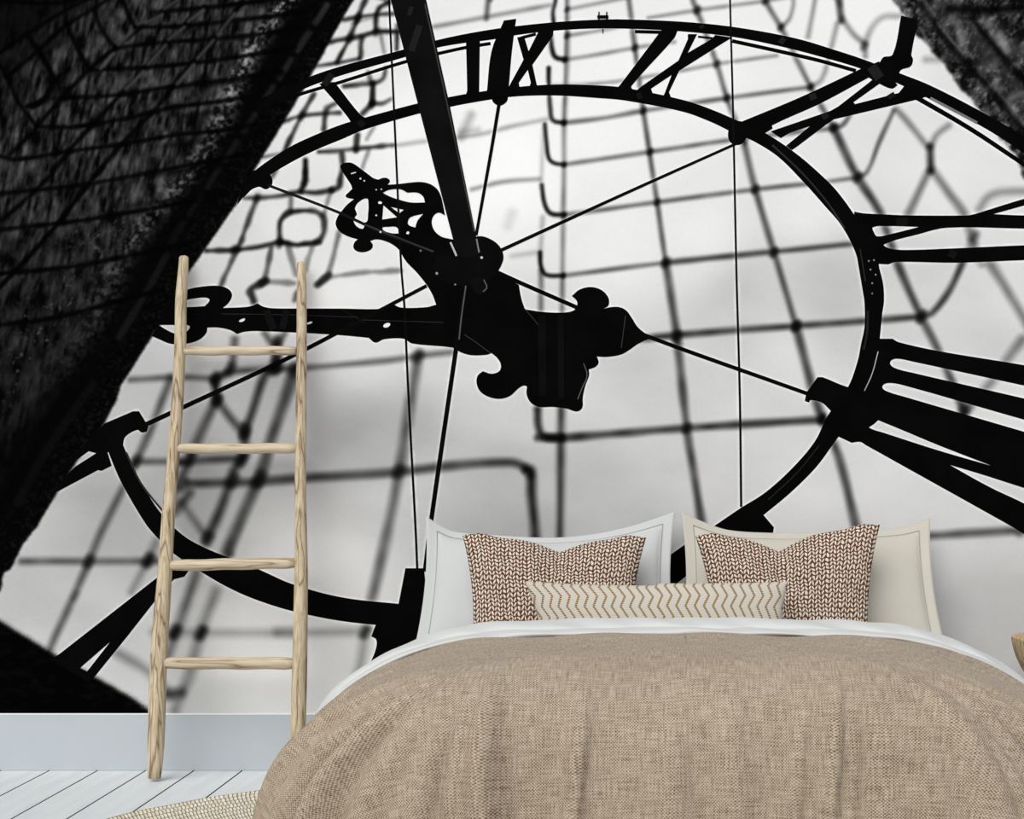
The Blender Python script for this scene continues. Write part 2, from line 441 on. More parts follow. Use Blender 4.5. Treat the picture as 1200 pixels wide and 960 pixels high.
shape(NUM, [(1001, 248, 1), (1012, 250), (1040, 251.5), (1067, 252.5), (1133, 252.5), (1142, 251, 1), (1200, 233), (1330, 196, 1), (1330, 203, 1), (1200, 241), (1164, 251, 1), (1200, 252.5), (1330, 252, 1), (1330, 269, 1), (1200, 268), (1110, 267), (1075, 275), (1036, 286.5), (1042, 291), (1060, 293), (1120, 291), (1200, 287.5), (1330, 284, 1), (1330, 301, 1), (1200, 305), (1120, 308), (1050, 307), (1041, 310, 1), (1022, 309, 1), (1012, 285), (1001, 262)],
      [[(1023, 266.5), (1040, 265), (1077, 266, 1), (1045, 274), (1028, 277), (1024, 272)]], label='cross-braced numeral at the right edge')
shape(NUM, [(1030, 397, 1), (1046, 397, 1), (1053, 401), (1100, 411.5), (1200, 428), (1330, 452, 1),
            (1330, 480, 1), (1200, 452), (1070, 424), (1050, 420.5), (1043, 425), (1048, 431), (1070, 437), (1200, 467), (1330, 498, 1),
            (1330, 528, 1), (1200, 492), (1060, 452), (1041, 449), (1034, 453), (1038, 458), (1060, 465), (1200, 506), (1330, 545, 1),
            (1330, 612, 1), (1200, 572), (1150, 556), (1113, 545, 1), (1160, 571), (1200, 590), (1330, 660, 1),
            (1330, 700, 1), (1200, 626), (1187, 618), (1015, 522), (1008, 518), (998, 519, 1), (983, 512, 1), (995, 490), (1015, 450), (1028, 415)],
      [[(1017, 497), (1023, 491.5), (1035, 495), (1100, 522), (1162, 546, 1), (1100, 528), (1035, 507), (1020, 502)]], label='broad slotted numeral at the lower right')
shape(NUM, [(60, 773, 1), (69, 767), (184, 677), (200, 664), (222, 668, 1), (216, 676), (204, 679), (186, 699), (150, 745), (112, 792), (104, 800, 1)],
      [[(129.5, 752, 1), (94, 783, 1), (102, 787, 1)]], smooth=False, label='slanted numeral at the lower left')
shape(NUM, [(60, 575, 1), (88, 547), (113, 531), (126, 530, 1), (131, 546, 1), (119, 552, 1), (115, 551), (68, 576, 1)], smooth=False)
shape('printed_ring_bracket', [(1056, 18, 1), (1076, 24, 1), (1068, 64), (1070, 70), (1067, 78), (1056, 82), (1050, 90), (1030, 88), (1034, 68), (1046, 64)], label='post from the stone to the outer ring')
# hands
shape('printed_clock_hand', [(178, 394, 1), (188, 372), (196, 352), (218, 340), (236, 336), (256, 335), (268, 339), (272, 346), (268, 355), (261, 361, 1), (286, 360), (295, 358.5), (302, 355.6, 1), (309, 359.5), (320, 361.3), (350, 361.6), (400, 361.7), (450, 361.7), (460, 356, 1), (470, 360.5), (500, 360), (510, 357.5), (560, 350, 1), (600, 350, 1), (615, 362.5, 1), (636, 365.6), (660, 366.4), (672, 364), (676, 359), (676, 353), (670, 347, 1), (679, 339.5), (692, 336.4), (705, 340), (713, 349), (713, 358), (707, 362, 1), (716, 360), (726, 360), (734, 364), (740, 372), (748, 384), (763, 395.6, 1), (748, 403), (738, 410), (728, 415.6), (712, 418.4), (700, 418, 1), (640, 430, 1), (576, 414, 1), (570, 416), (552, 416.4), (540, 413), (530, 407.5), (483, 402.7), (473, 397), (450, 397.7), (440, 401.7), (432, 396, 1), (400, 393), (350, 390), (300, 388), (286, 389), (278, 391.6, 1), (270, 387), (256, 384), (243, 384, 1), (242, 390), (234, 398), (218, 403), (200, 403), (186, 397.5)],
      [[(206, 358), (218, 352), (230, 349.6), (242, 349), (245.6, 352), (240, 358.8, 1), (222, 359.8)], [(186, 381, 1), (205, 381), (222, 382), (218, 389), (206, 391), (196, 387)],
       [(280, 376.5), (283, 374), (287, 373.5), (286, 376), (282, 377.5)], [(359, 379.5), (362, 377.5), (366, 377), (364, 379.5)], [(449, 382), (452, 379), (457, 379), (456, 382.5), (451, 384)]],
      label='long ornamental minute hand pointing left')
up = C3(380, 180, 7.5, [(140, 115), (165, 88), (215, 78), (260, 90), (330, 140), (430, 215, 1), (475, 228), (510, 215), (550, 215), (578, 240), (558, 274, 1), (650, 268), (760, 255), (850, 250), (930, 268), (990, 310), (1020, 360), (1040, 430), (1062, 545, 1), (1005, 520), (960, 550), (945, 610), (970, 680), (1030, 730), (1115, 752, 1), (1250, 780, 1)])
mid = [(575, 300, 1), (584, 320, 1), (608, 334, 1), (611, 350), (615, 362, 1), (640, 395, 1), (690, 412, 1)]
low = C3(540, 320, 5, [(800, 495, 1), (808, 525), (790, 550), (750, 565, 1), (752, 600), (730, 660), (715, 730), (712, 790), (680, 812), (620, 795), (540, 785), (460, 785), (410, 760), (385, 710), (388, 665, 1), (370, 660), (340, 675), (290, 720), (230, 738), (160, 725), (110, 690), (92, 640), (100, 600), (130, 575, 1), (180, 590), (225, 575), (235, 540), (215, 500), (178, 468, 1)])
neck = [(545, 392, 1), (520, 375, 1), (511, 357, 1), (507, 346), (500, 334), (488, 319), (478, 309)]
up2 = C3(380, 180, 7.5, [(700, 920), (660, 850), (600, 800), (520, 765), (450, 755), (405, 770, 1), (428, 805), (410, 845), (340, 868), (280, 855), (255, 820), (270, 775), (295, 755, 1), (200, 725), (130, 680), (100, 620), (115, 560), (150, 510), (200, 450), (262, 400, 1), (200, 388), (188, 370), (210, 345), (246, 310, 1), (235, 275), (180, 190)])
hol = [C3(380, 180, 7.5, h) for h in (
    [(280, 510), (270, 480), (300, 430), (375, 395), (388, 440), (385, 530), (365, 605), (270, 570), (288, 535, 1)],
    [(255, 590, 1), (358, 630, 1), (335, 662), (280, 635)],
    [(515, 345, 1), (570, 320), (670, 315), (730, 345, 1), (820, 345), (870, 380), (885, 430, 1), (760, 430), (640, 400), (560, 370)],
    [(520, 455, 1), (640, 560, 1), (510, 580, 1)], [(585, 470, 1), (700, 495, 1), (660, 525, 1)],
    [(735, 600), (760, 560), (870, 530, 1), (820, 590), (800, 650, 1), (745, 630)], [(510, 660), (570, 645), (640, 650), (655, 703, 1), (590, 700)],
    [(232, 172, 1), (278, 160, 1), (280, 170, 1), (236, 182, 1)], [(472, 436), (490, 418), (508, 438)], [(720, 700), (736, 682), (748, 698), (734, 710)])]
shape('printed_clock_hand', up + mid + low + neck + up2, hol, label='short scrolled hour hand with fleur tail', n=4)
# rods and wires
bar('printed_stay_rod', [(585, 121), (576, 175), (558, 276)], (4.2, 3.6), label='thin stay from hub to top clamp', grey=14)
bar('printed_stay_rod', [(866, 167), (730, 228), (588, 293)], (3.2, 4.2), label='thin stay from hub to upper right joint', grey=14)
bar('printed_stay_rod', [(314, 217), (397, 249), (447, 272), (508, 295)], (3.2, 3.4), label='thin stay from hub to upper left joint', grey=26)
bar('printed_stay_rod', [(580, 318), (620, 336), (745, 389), (945, 461)], (5.0, 4.6), label='thin stay from hub to right bracket', grey=10)
bar('printed_stay_rod', [(170, 498), (335, 421), (420, 377), (500, 335)], (5.4, 4.2), label='thin stay from hub to left clamp', grey=12)
bar('printed_stay_rod', [(545, 334), (535, 405), (505, 612), (498, 670)], (5.2, 5.4), label='thin stay running down from the hub', grey=12)
bar('printed_wire', [(454, -90), (456, 0), (462, 133), (470, 310), (474, 360), (478, 450), (487, 620), (489, 668)], (2.2, 2.8), label='fine wire hanging beside the axle', grey=16)
bar('printed_wire', [(854, -90), (855.5, 0), (859, 130), (863, 320), (867, 467), (868.5, 594)], (2.0, 2.8), label='fine wire hanging through the right half', grey=16)
# axle and hub
shape('printed_hub', [(508, 312, 1), (513, 300), (530, 288), (560, 277), (572, 279), (584, 287), (590, 299), (588, 310), (580, 322), (565, 331), (548, 335), (525, 332), (512, 325)], label='round hub where the hands cross', grey=12)
shape('printed_hub', [(551, 326, 1), (571, 324, 1), (572, 338), (566, 344), (556, 343)], grey=15)
shape('printed_axle', [(440, -90, 1), (472, -90, 1), (499.5, 0), (527, 123), (562, 296, 1), (550, 302), (536, 300, 1), (490, 123), (458, 0)], smooth=False, label='thick dark axle slanting down to the hub', grey=17)
# rim lights on the axle edge and metal catch-lights
for p, w, g in (([(528, 284), (535, 300)], 2.2, 200), ([(558.5, 280), (561.5, 296)], 1.8, 120), ([(567, 328), (570.5, 337), (566, 342)], 1.4, 90), ([(546, 335), (541, 370), (538, 398)], 1.6, 88),
                ([(1013, 458), (1022, 438), (1029, 412)], 1.0, 180), ([(1090, 115), (1115, 128), (1145, 144)], 3.0, 120), ([(684, 426), (688, 440), (682, 455), (677, 468)], 1.0, 90), ([(733, 370), (728, 408)], .8, 60),
                ([(544, 392), (556, 400), (575, 414)], .9, 52), ([(615, 362), (632, 382)], .9, 58), ([(260, 368), (340, 369), (420, 372)], .8, 40), ([(425, 375), (520, 378)], .8, 44),
                ([(400, 362), (428, 379)], .6, 30), ([(427, 263), (508, 295)], 1.3, 60), ([(905, 170), (940, 203), (970, 238), (990, 268)], 2.2, 42), ([(1008, 292), (1014, 330)], 1.5, 40), ([(1017, 364), (1016, 390), (1012, 410)], 2.4, 36), ([(900, 586), (935, 553), (960, 522)], 1.6, 34), ([(148, 530), (165, 566), (195, 604)], 2.2, 44), ([(498, 5), (524, 122), (556, 272)], 1.6, 58), ([(700, 20), (713, 20)], 4, 9), ([(702, 14), (702, 24)], 1.6, 9), ([(711, 14), (711, 24)], 1.6, 9), ([(706.5, 34), (706.5, 39)], 1.2, 9)):
    bar('printed_glint', p, w, grey=g)
for (cx, cy, r, g) in ((564.5, 302, 1.6, 190), (512, 320.5, 1.6, 150), (533.5, 333.5, 1.3, 120), (493, 294, 1.4, 110), (422.5, 209.5, 1.2, 230), (427, 212, 1.0, 230), (441, 222.5, .9, 210), (447, 222, .9, 210), (441, 252.5, 1.1, 220), (446, 272, 1.2, 220),
                       (1018, 306, 1, 150), (1024, 305, 1, 150), (1020, 316, 1, 150), (1026, 322, 1, 150), (1022, 332, 1, 150), (1022, 344, 1, 130)):
    SHAPES.append(('printed_glint', None, [[(cx + r * math.cos(a), cy + r * math.sin(a)) for a in np.linspace(0, 2 * math.pi, 9)[:-1]]], g))
# dim out-of-focus mesh seen in front of the dark metal
for p, w, g in (([(482, 60), (492, 30)], 8, 32), ([(479, 18), (483, 8)], 5, 34), ([(380, 100), (389, 87)], 8, 25), ([(421, 148), (426, 142)], 8, 24), ([(1021, 78), (1031, 92)], 12, 30),
                ([(951, 110), (954, 117)], 8, 30), ([(965, 134), (969, 139)], 8, 28), ([(1043, 110), (1046, 115)], 9, 26), ([(914, 46), (919, 50)], 8, 30), ([(821, 30), (824, 33)], 6, 26), ([(748, 109), (751, 116)], 6, 22),
                ([(1050, 260), (1064, 260)], 9, 20), ([(1118, 294), (1114, 302)], 9, 20), ([(312, 364), (321, 386)], 9, 20), ([(336, 364), (331, 386)], 8, 19), ([(635, 370), (636, 464)], 9, 15), ([(657, 369), (658, 468)], 7, 15)):
    bar('printed_net_glimpse', p, w, grey=g)

# ---- soft part of the print: sky, blurred safety net, stone
L = np.zeros_like(XX)
CP = [(420, 60, 228), (600, 200, 255), (520, 250, 255), (700, 150, 247), (620, 40, 240), (800, 100, 246), (1000, 20, 242), (950, 250, 236), (1100, 200, 232), (830, 280, 242), (720, 300, 240), (930, 420, 226), (850, 560, 212), (300, 460, 184), (240, 600, 178), (450, 520, 184), (440, 600, 196), (560, 440, 216), (600, 600, 192), (700, 610, 200), (400, 350, 235), (430, 425, 222), (760, 470, 206), (300, 730, 220), (330, 800, 228), (400, 655, 230), (110, 700, 196), (105, 735, 192), (1075, 591, 216), (580, 575, 182), (710, 575, 186), (420, 507, 174), (970, 342, 198), (60, 650, 190), (140, 600, 178), (160, 480, 188), (1150, 700, 206), (1090, 640, 208), (1190, 730, 204), (1150, 400, 208), (1190, 340, 226), (900, 480, 214), (1060, 350, 205), (990, 330, 190), (870, 340, 205), (1000, 560, 220), (950, 600, 226), (250, 280, 208), (340, 250, 232), (300, 330, 220), (1200, 200, 226), (480, 150, 250), (1180, 480, 226), (-200, 300, 180), (1400, 300, 215), (1400, 700, 190), (160, 820, 200), (680, 430, 214)]
num = np.zeros_like(XX); den = np.zeros_like(XX) + 1e-9
for (cx, cy, v) in CP:
    w = 1.0 / ((XX - cx) ** 2 + (YY - cy) ** 2 + 900.0) ** 1.6
    num += w * v; den += w
L = num / den
cl = fbm(XX / 120 + 3, YY / 70 + 5, 5) - .5
L += cl * 22 * np.clip((262 - L) / 40, .25, 1.6)
L += (rs.rand(*L.shape) - .5) * 4

def soft(pts, w, a, blur=2.0, dark=8.0, sm=True, blob=True, ns=30., na=.3):
    """blurred dark line over L"""
    c = catmull(pts, 4) if (sm and len(pts) > 2) else pts
    if blob: blur = blur * 1.5; w = w * 1.12
    m = w + blur * 3
    xs = [p[0] for p in c]; ys = [p[1] for p in c]
    i0, i1 = np.searchsorted(gx, min(xs) - m), np.searchsorted(gx, max(xs) + m)
    j0, j1 = np.searchsorted(gy, min(ys) - m), np.searchsorted(gy, max(ys) + m)
    if i1 <= i0 or j1 <= j0: return
    X = XX[j0:j1, i0:i1]; Y = YY[j0:j1, i0:i1]
    d = np.full_like(X, 1e9)
    for (p, q) in zip(c[:-1], c[1:]):
        dx, dy = q[0] - p[0], q[1] - p[1]; l2 = dx * dx + dy * dy + 1e-9
        t = np.clip(((X - p[0]) * dx + (Y - p[1]) * dy) / l2, 0, 1)
        d = np.minimum(d, np.hypot(X - p[0] - t * dx, Y - p[1] - t * dy))
    if blob:
        wn = 1 - na / 2 + na * vnoise(X / ns + 5.3, Y / ns + 1.7)
        k = np.clip((w * wn / 2 + blur - d) / (2 * blur), 0, 1)
        k = k * k * (3 - 2 * k) * np.clip(a * (.84 + .3 * vnoise(X / 17 + 2.1, Y / 17 + 8.4)), 0, .98)
    else:
        k = np.clip((w / 2 + blur - d) / (2 * blur), 0, 1)
        k = k * k * (3 - 2 * k) * a
    L[j0:j1, i0:i1] = L[j0:j1, i0:i1] * (1 - k) + dark * k
def node(x, y, r=4, a=.8, blur=2.5): soft([(x - r * .25, y + r * .45), (x + r * .25, y - r * .45)], r * 1.15, a * .92, blur * 1.1, sm=False)

# right half of the net
for seg in ([(651, -40), (651, 0), (648, 14), (649, 28)], [(645, 40), (647, 58), (651, 67), (662, 70)], [(643, 80), (643, 95), (645, 129), (648, 141), (661, 144)], [(638.5, 146), (640.5, 167), (643, 185), (649, 191), (661, 193)], [(635, 217), (638, 238), (645, 250), (661, 252)], [(633, 296), (634, 312), (640, 322), (660, 323)]):
    soft(seg, 4.5, .92, 1.7)
soft([(634, 318), (634, 362)], 5, .55, 2.5); soft([(630, 480), (631, 500), (637, 511), (658, 513)], 8, .92, 3)
soft([(617, 550), (622, 552), (623, 580), (627, 625), (628, 700)], 9, .9, 4)
soft([(637, 150), (634, 220)], 3, .25, 3); soft([(636, 255), (633, 300)], 4, .3, 3)
soft([(664.6, -40), (664.6, 69), (661, 144), (661, 194), (660, 252), (659, 330), (657, 500), (656, 625), (655, 700)], 4.5, .5, 2.6)
soft([(664, 0), (661, 144)], 2.0, .3, 1.5)
soft([(658, 470), (656, 640)], 9, .45, 3.5)
for (x, y) in ((664.6, 11), (664.6, 42), (662, 70), (661, 144), (661, 193), (661, 252), (660, 323), (658, 513)): node(x, y, 3.2, .85, 2)
soft([(730, -40), (737, 0), (744, 56), (754, 130), (761, 178), (770, 237), (780, 308)], 5, .62, 2.2)
soft([(780, 308), (793, 393), (805, 502), (822, 612), (830, 680)], 8, .66, 3)
for (x, y) in ((744, 56), (754, 130), (762, 178), (770, 237)): node(x, y, 4, .85, 2)
for (x, y) in ((780, 308), (793, 394), (805, 502)): node(x, y, 6, .85, 3)
soft([(806, -40), (812, 0), (817, 13), (840, 75), (852, 115), (872, 167)], 5, .62, 2.4)
soft([(872, 167), (885, 222), (907, 295), (933, 383)], 6.5, .66, 2.8); soft([(933, 383), (960, 482), (982, 533), (1003, 617), (1020, 700)], 8.5, .7, 3.2)
for (x, y, r) in ((817, 12, 4.5), (840, 75, 4), (852, 115, 4), (885, 222, 5), (907, 296, 6), (933, 382, 7), (963, 491, 6)): node(x, y, r, .85, 2.4)
soft([(890, -30), (897, 0), (915, 32), (950, 102), (977, 150)], 5, .58, 2.6); soft([(977, 150), (1005, 208), (1030, 247), (1053, 312), (1080, 372), (1100, 412), (1130, 482)], 8, .68, 3)
for (x, y, r) in ((897, 1, 4), (915, 32, 3.5), (950, 102, 4), (977, 150, 5), (1005, 208, 6), (1080, 371, 8)): node(x, y, r, .8, 2.6)
H = [[(665, 11), (740, -4)], [(665, 42), (735, 30)], [(760, 21), (817, 12), (897, 1), (960, -10)], [(662, 70), (700, 64), (744, 56), (790, 49)], [(648, 100), (712, 97), (808, 81), (840, 75), (910, 65)], [(661, 144), (710, 138), (753, 130), (852, 115), (950, 102)],
     [(661, 193), (762, 178), (857, 164), (940, 154), (977, 150), (988, 146), (996, 134)], [(661, 252), (770, 237), (885, 222), (1005, 208), (1017, 200), (1030, 167), (1047, 130)], [(661, 323), (780, 308), (907, 295), (1000, 286)]]
for i, h in enumerate(H): soft(h, 3.6 if i < 5 else 4.6, .42 if i < 5 else .55, 2.2)
soft([(780, 308), (907, 295), (1000, 285)], 6, .35, 3)
soft([(745, 398), (800, 392), (933, 382), (1080, 371), (1093, 366), (1113, 340), (1128, 308)], 6.5, .72, 2.8)
soft([(630, 513), (660, 513), (800, 502), (963, 492)], 8, .74, 3)
soft([(925, -20), (930, 0), (926, 20), (920, 28), (915, 32)], 4, .45, 2.5); soft([(957, -20), (955, 0), (947, 43)], 4.5, .4, 2.6)
soft([(984, -10), (984, 7), (986, 24)], 6, .75, 2.6); soft([(981, 28), (973, 60), (963, 93), (950, 102)], 4.5, .4, 2.8); soft([(975, -10), (984, 6)], 4, .4, 2.5)
soft([(987, 22), (1000, 40), (1013, 53), (1014, 66)], 5, .45, 2.8); node(1013, 54, 5, .6); soft([(1014, 50), (1022, 32), (1035, 20), (1055, 19)], 5.5, .3, 3)
soft([(1050, 128), (1063, 142), (1087, 172)], 6.5, .42, 3); soft([(1090, 172), (1091, 200)], 7, .92, 3.2); soft([(1091, 172), (1098, 158), (1112, 147)], 6.5, .42, 3.2)
soft([(1088, 202), (1064, 252)], 7.5, .52, 3.2); soft([(1093, 200), (1112, 226), (1130, 252), (1142, 290)], 8.5, .5, 3.6)
soft([(1148, 245), (1158, 231), (1175, 225), (1240, 224)], 8, .34, 3.6); soft([(1086, 186), (1130, 72)], 3, .0, 3); soft([(1085, 70), (1100, 70)], 5, .3, 4)
soft([(1160, 308), (1180, 340), (1197, 368), (1230, 420)], 9, .5, 4); soft([(1198, 398), (1180, 422), (1160, 450), (1130, 482)], 9, .42, 4)
soft([(1090, 628), (1200, 621), (1300, 616)], 8, .62, 3.5); soft([(1150, 310), (1135, 290)], 6, .3, 3)
node(1141, 278, 7, .7, 3.5); node(1130, 482, 8, .6, 4); node(1197, 622, 6, .5, 4)
# upper middle and left
soft([(505, 32), (570, 20), (645, 6)], 4, .42, 2.4); soft([(573, -10), (570, 22)], 4.5, .6, 2.5); soft([(575, 0), (578, -20)], 4, .5)
soft([(412, 28), (440, 20)], 2, .3); soft([(460, 171), (495, 166), (560, 158), (600, 148), (640, 140)], 4, .32, 2.6); soft([(540, 155), (560, 152)], 5, .25, 4)
soft([(552, 135), (545, 150), (540, 160)], 9, .25, 4); soft([(553, 222), (590, 213), (632, 210)], 4, .42, 2.6); soft([(600, 250), (595, 265)], 8, .12, 5); soft([(600, 300), (628, 296)], 4, .2, 3)
TL = [([(432, -10), (420, 20), (410, 44), (395, 73)], 4.5, .88), ([(403, 23), (420, 20), (441, 17), (462, 16)], 3.6, .8), ([(387, 49), (410, 45), (424, 42), (441, 37), (467, 37)], 4.2, .88), ([(372, 77), (395, 74), (420, 69)], 3.6, .8),
      ([(455, 3), (446, 8), (441, 17), (440, 35)], 5, .9), ([(424, 44), (422, 68)], 4.5, .9), ([(466, 30), (465, 58)], 4, .85), ([(446, 40), (450, 62)], 3.2, .4), ([(440, -5), (455, 2)], 4, .6),
      ([(403, 101), (420, 99), (435, 98), (448, 93), (452, 80)], 4.2, .75), ([(437, 98), (436, 121)], 5, .92), ([(436, 121), (448, 121), (458, 116)], 4, .7), ([(436, 122), (424, 134)], 4, .7), ([(432, 85), (435, 98)], 4, .6),
      ([(368, 110), (353, 136), (332, 180), (318, 208)], 4.6, .75), ([(332, 142), (353, 136), (382, 133), (398, 132)], 3.8, .75), ([(380, 152), (381, 136), (385, 126), (396, 120)], 5.5, .8), ([(308, 184), (332, 180)], 3.6, .6),
      ([(374, 178), (391, 177), (420, 174), (462, 170)], 4.2, .8), ([(419, 158), (417, 176)], 5, .85), ([(358, 188), (357.5, 212), (353, 224)], 5.5, .88), ([(401, 180), (402, 195), (399, 209), (397, 219), (389, 223)], 5, .85),
      ([(389, 223), (370, 226), (353, 225), (324, 230), (301, 232), (286, 232)], 4.2, .8), ([(301, 232), (291, 259), (280, 288), (260, 332), (248, 360)], 5, .72), ([(242, 294), (274, 293), (301, 290), (328, 284), (349, 287), (374, 284)], 4.6, .88),
      ([(328, 284), (328, 262), (333, 253), (343, 248), (370, 248), (379, 256), (380, 268), (376, 279), (370, 284)], 5, .85), ([(341, 228), (341, 248)], 4, .5), ([(388, 224), (379, 252)], 4, .5), ([(318, 290), (310, 328), (306, 332)], 5, .6),
      ([(337, 286), (347, 322)], 5, .42), ([(366, 288), (358, 316)], 5, .42), ([(398, 272), (384, 322), (374, 332)], 5, .5), ([(312, 329), (296, 337), (294, 342), (297, 353)], 7, .8), ([(312, 330), (345, 332)], 5, .42), ([(385, 325), (420, 320), (470, 317)], 4.5, .42),
      ([(386, 322), (376, 331), (372, 334)], 6, .8), ([(345, 352), (352, 340)], 6, .6), ([(430, 163), (440, 145)], 4, .4), ([(432, 176), (424, 198)], 4, .4)]
for p, w, a in TL: soft(p, w * 1.08, a, 2.0, ns=10., na=.75)
for (x, y) in ((420, 20), (410, 45), (441, 37), (436, 122), (353, 136), (357, 213), (301, 232), (328, 286), (274, 293)): node(x, y, 4.5, .85, 2.6)
# centre-left and lower left, strongly blurred
LL = [([(153, 445), (217, 442), (250, 443), (270, 436), (317, 433), (360, 431), (450, 423), (493, 417), (530, 413)], 6, .55, 3), ([(275, 398), (270, 431), (252, 447)], 7, .6, 3.5), ([(252, 445), (254, 470)], 8, .85, 3.5), ([(254, 468), (231, 517), (222, 540), (205, 575)], 9, .58, 4),
      ([(254, 468), (270, 490), (287, 510)], 8, .6, 4), ([(325, 398), (322, 427), (310, 440), (296, 482), (287, 506)], 8, .7, 3.5), ([(286, 500), (286, 532), (274, 552), (258, 598), (242, 632)], 9, .68, 4), ([(346, 432), (317, 517), (304, 558), (286, 600), (265, 650)], 11, .62, 4),
      ([(310, 390), (323, 404), (334, 390)], 6, .6, 3), ([(324, 402), (324, 432)], 8, .7, 3.5), ([(212, 542), (240, 539), (283, 537)], 8, .62, 3.5), ([(221, 567), (298, 565), (360, 560), (450, 555), (540, 545), (597, 542), (612, 546), (621, 556)], 8.5, .66, 3.5),
      ([(200, 443), (180, 495), (160, 540), (118, 625), (104, 659), (85, 702), (60, 757), (48, 790)], 7.5, .55, 3.5), ([(25, 658), (104, 658), (183, 658)], 6.5, .55, 3.5), ([(205, 585), (173, 657), (154, 694)], 7, .3, 4), ([(213, 590), (240, 627)], 7, .42, 4),
      ([(490, 417), (478, 487), (468, 553), (455, 617), (440, 685), (436, 702)], 10.5, .52, 4), ([(232, 668), (207, 740), (196, 770)], 9, .5, 4.5), ([(253, 693), (235, 742), (222, 790), (205, 832)], 10, .38, 5), ([(180, 741), (335, 742), (430, 740)], 8, .28, 5),
      ([(428, 738), (424, 770), (417, 795)], 8, .28, 5), ([(137, 765), (175, 788), (200, 815)], 9, .36, 5), ([(196, 814), (212, 812)], 9, .62, 5), ([(158, 541), (212, 541)], 7, .6, 3.5), ([(326, 741), (348, 741)], 9, .3, 5), ([(222, 578), (205, 600)], 9, .6, 4)]
for p, w, a, b in LL: soft(p, w, a, b)
for (x, y, r, a) in ((252, 443, 7, .8), (254, 470, 7, .7), (270, 433, 7, .7), (287, 508, 8, .8), (323, 430, 9, .7), (346, 434, 7, .6), (284, 538, 9, .75), (273, 564, 9, .7), (303, 562, 10, .8), (104, 658, 7, .85), (174, 657, 8, .85), (205, 741, 8, .85), (236, 742, 8, .85), (428, 741, 7, .75), (222, 538, 8, .8), (160, 541, 7, .7), (490, 418, 7, .75), (467, 553, 8, .75), (243, 632, 8, .7), (88, 698, 5, .4), (215, 568, 8, .6), (268, 652, 6, .5)):
    node(x, y, r, a, 3.5)

# stone of the tower on the left
def inside(poly, X, Y):
    r = np.zeros(X.shape, bool)
    n = len(poly)
    for i in range(n):
        x1, y1 = poly[i]; x2, y2 = poly[(i + 1) % n]
        if y1 == y2: continue
        c = ((y1 > Y) != (y2 > Y)) & (X < (x2 - x1) * (Y - y1) / (y2 - y1) + x1)
        r ^= c
    return r
def blur(A, k, it=2):
    for _ in range(it):
        for ax in (0, 1):
            P = np.pad(A, [(k + 1, k) if a == ax else (0, 0) for a in (0, 1)], mode='edge')
            Cs = np.cumsum(P, axis=ax)
            A = (np.take(Cs, range(2 * k + 1, P.shape[ax]), axis=ax) - np.take(Cs, range(0, P.shape[ax] - 2 * k - 1), axis=ax)) / (2 * k + 1)
    return A
def cover(A, poly, tex, k=1, rag=.5):
    m = blur(inside(poly, XX + wob * rag, YY - wob * rag * .6).astype(float), k, 1)
    return A * (1 - m) + tex * m
wob = (fbm(XX / 9, YY / 9, 3) - .5) * 5
SKY = L.copy()
tower = [(-210, -110), (470, -110), (415, 0), (400, 25), (353, 110), (300, 197), (277, 240), (235, 300), (222, 318), (180, 393), (142, 452), (137, 468), (117, 507), (93, 537), (68, 576), (43, 618), (28, 637), (13, 667), (4, 672), (1, 692), (-20, 720), (-210, 900)]
# distance to the right-hand arris line, measured perpendicular
ex = np.interp(YY, [-110, 0, 110, 197, 300, 393, 452, 537, 618, 690, 900], [470, 415, 353, 300, 235, 180, 142, 93, 43, 1, -120])
back = ex - XX
streak = fbm(XX / 4.2 + YY / 22, YY / 16, 4) * .8 + fbm(XX / 16, YY / 16, 3) * .5
face = np.clip((streak - .42) * 150, 0, 95) * np.clip(1.25 - YY / 560, 0, 1) * np.clip((XX + YY * .9 - 30) / 130, .15, 1)
speck = np.clip((fbm(XX / 4, YY / 4.2, 4) - .42) * 520, 0, 135)
bandc = 78 + YY * .02
band = np.exp(-((back - bandc - 8 * np.sin(YY / 37)) / (11 + YY * .02)) ** 2) * np.clip(1.15 - YY / 420, 0, 1)
edge_dark = np.clip((back - 62) / 40, 0, 1)
T = 5 + face * edge_dark + speck * band * .85
stray = np.clip((fbm(XX / 5 + 40, YY / 5, 3) - .6) * 400, 0, 90) * np.clip((back - 40) / 80, 0, 1) * np.clip(1 - np.abs(back - 130) / 90, 0, 1) * np.clip((520 - YY) / 120, 0, 1) * np.clip((YY - 180) / 80, 0, 1)
T = np.maximum(T, 5 + stray * .8)
T += np.clip((fbm(XX / 3 + 11, YY / 3, 3) - .5) * 60, 0, 26) * np.clip(1 - back / 60, 0, 1)
L = T
def light(pts, w, a, g): soft(pts, w, a, 1.6, g)
for i in range(9):
    t0 = i / 9; x0_, y0_ = 383 - 190 * t0, 6 + 288 * t0; x1_, y1_ = x0_ - 13, y0_ + 21
    light([(x0_, y0_), (x1_, y1_)], 6.5, .75 - .05 * i, 52 - 3 * i)
light([(195, 300), (170, 345), (140, 395)], 7, .5, 34); light([(110, 450), (60, 520), (20, 590)], 9, .4, 22)
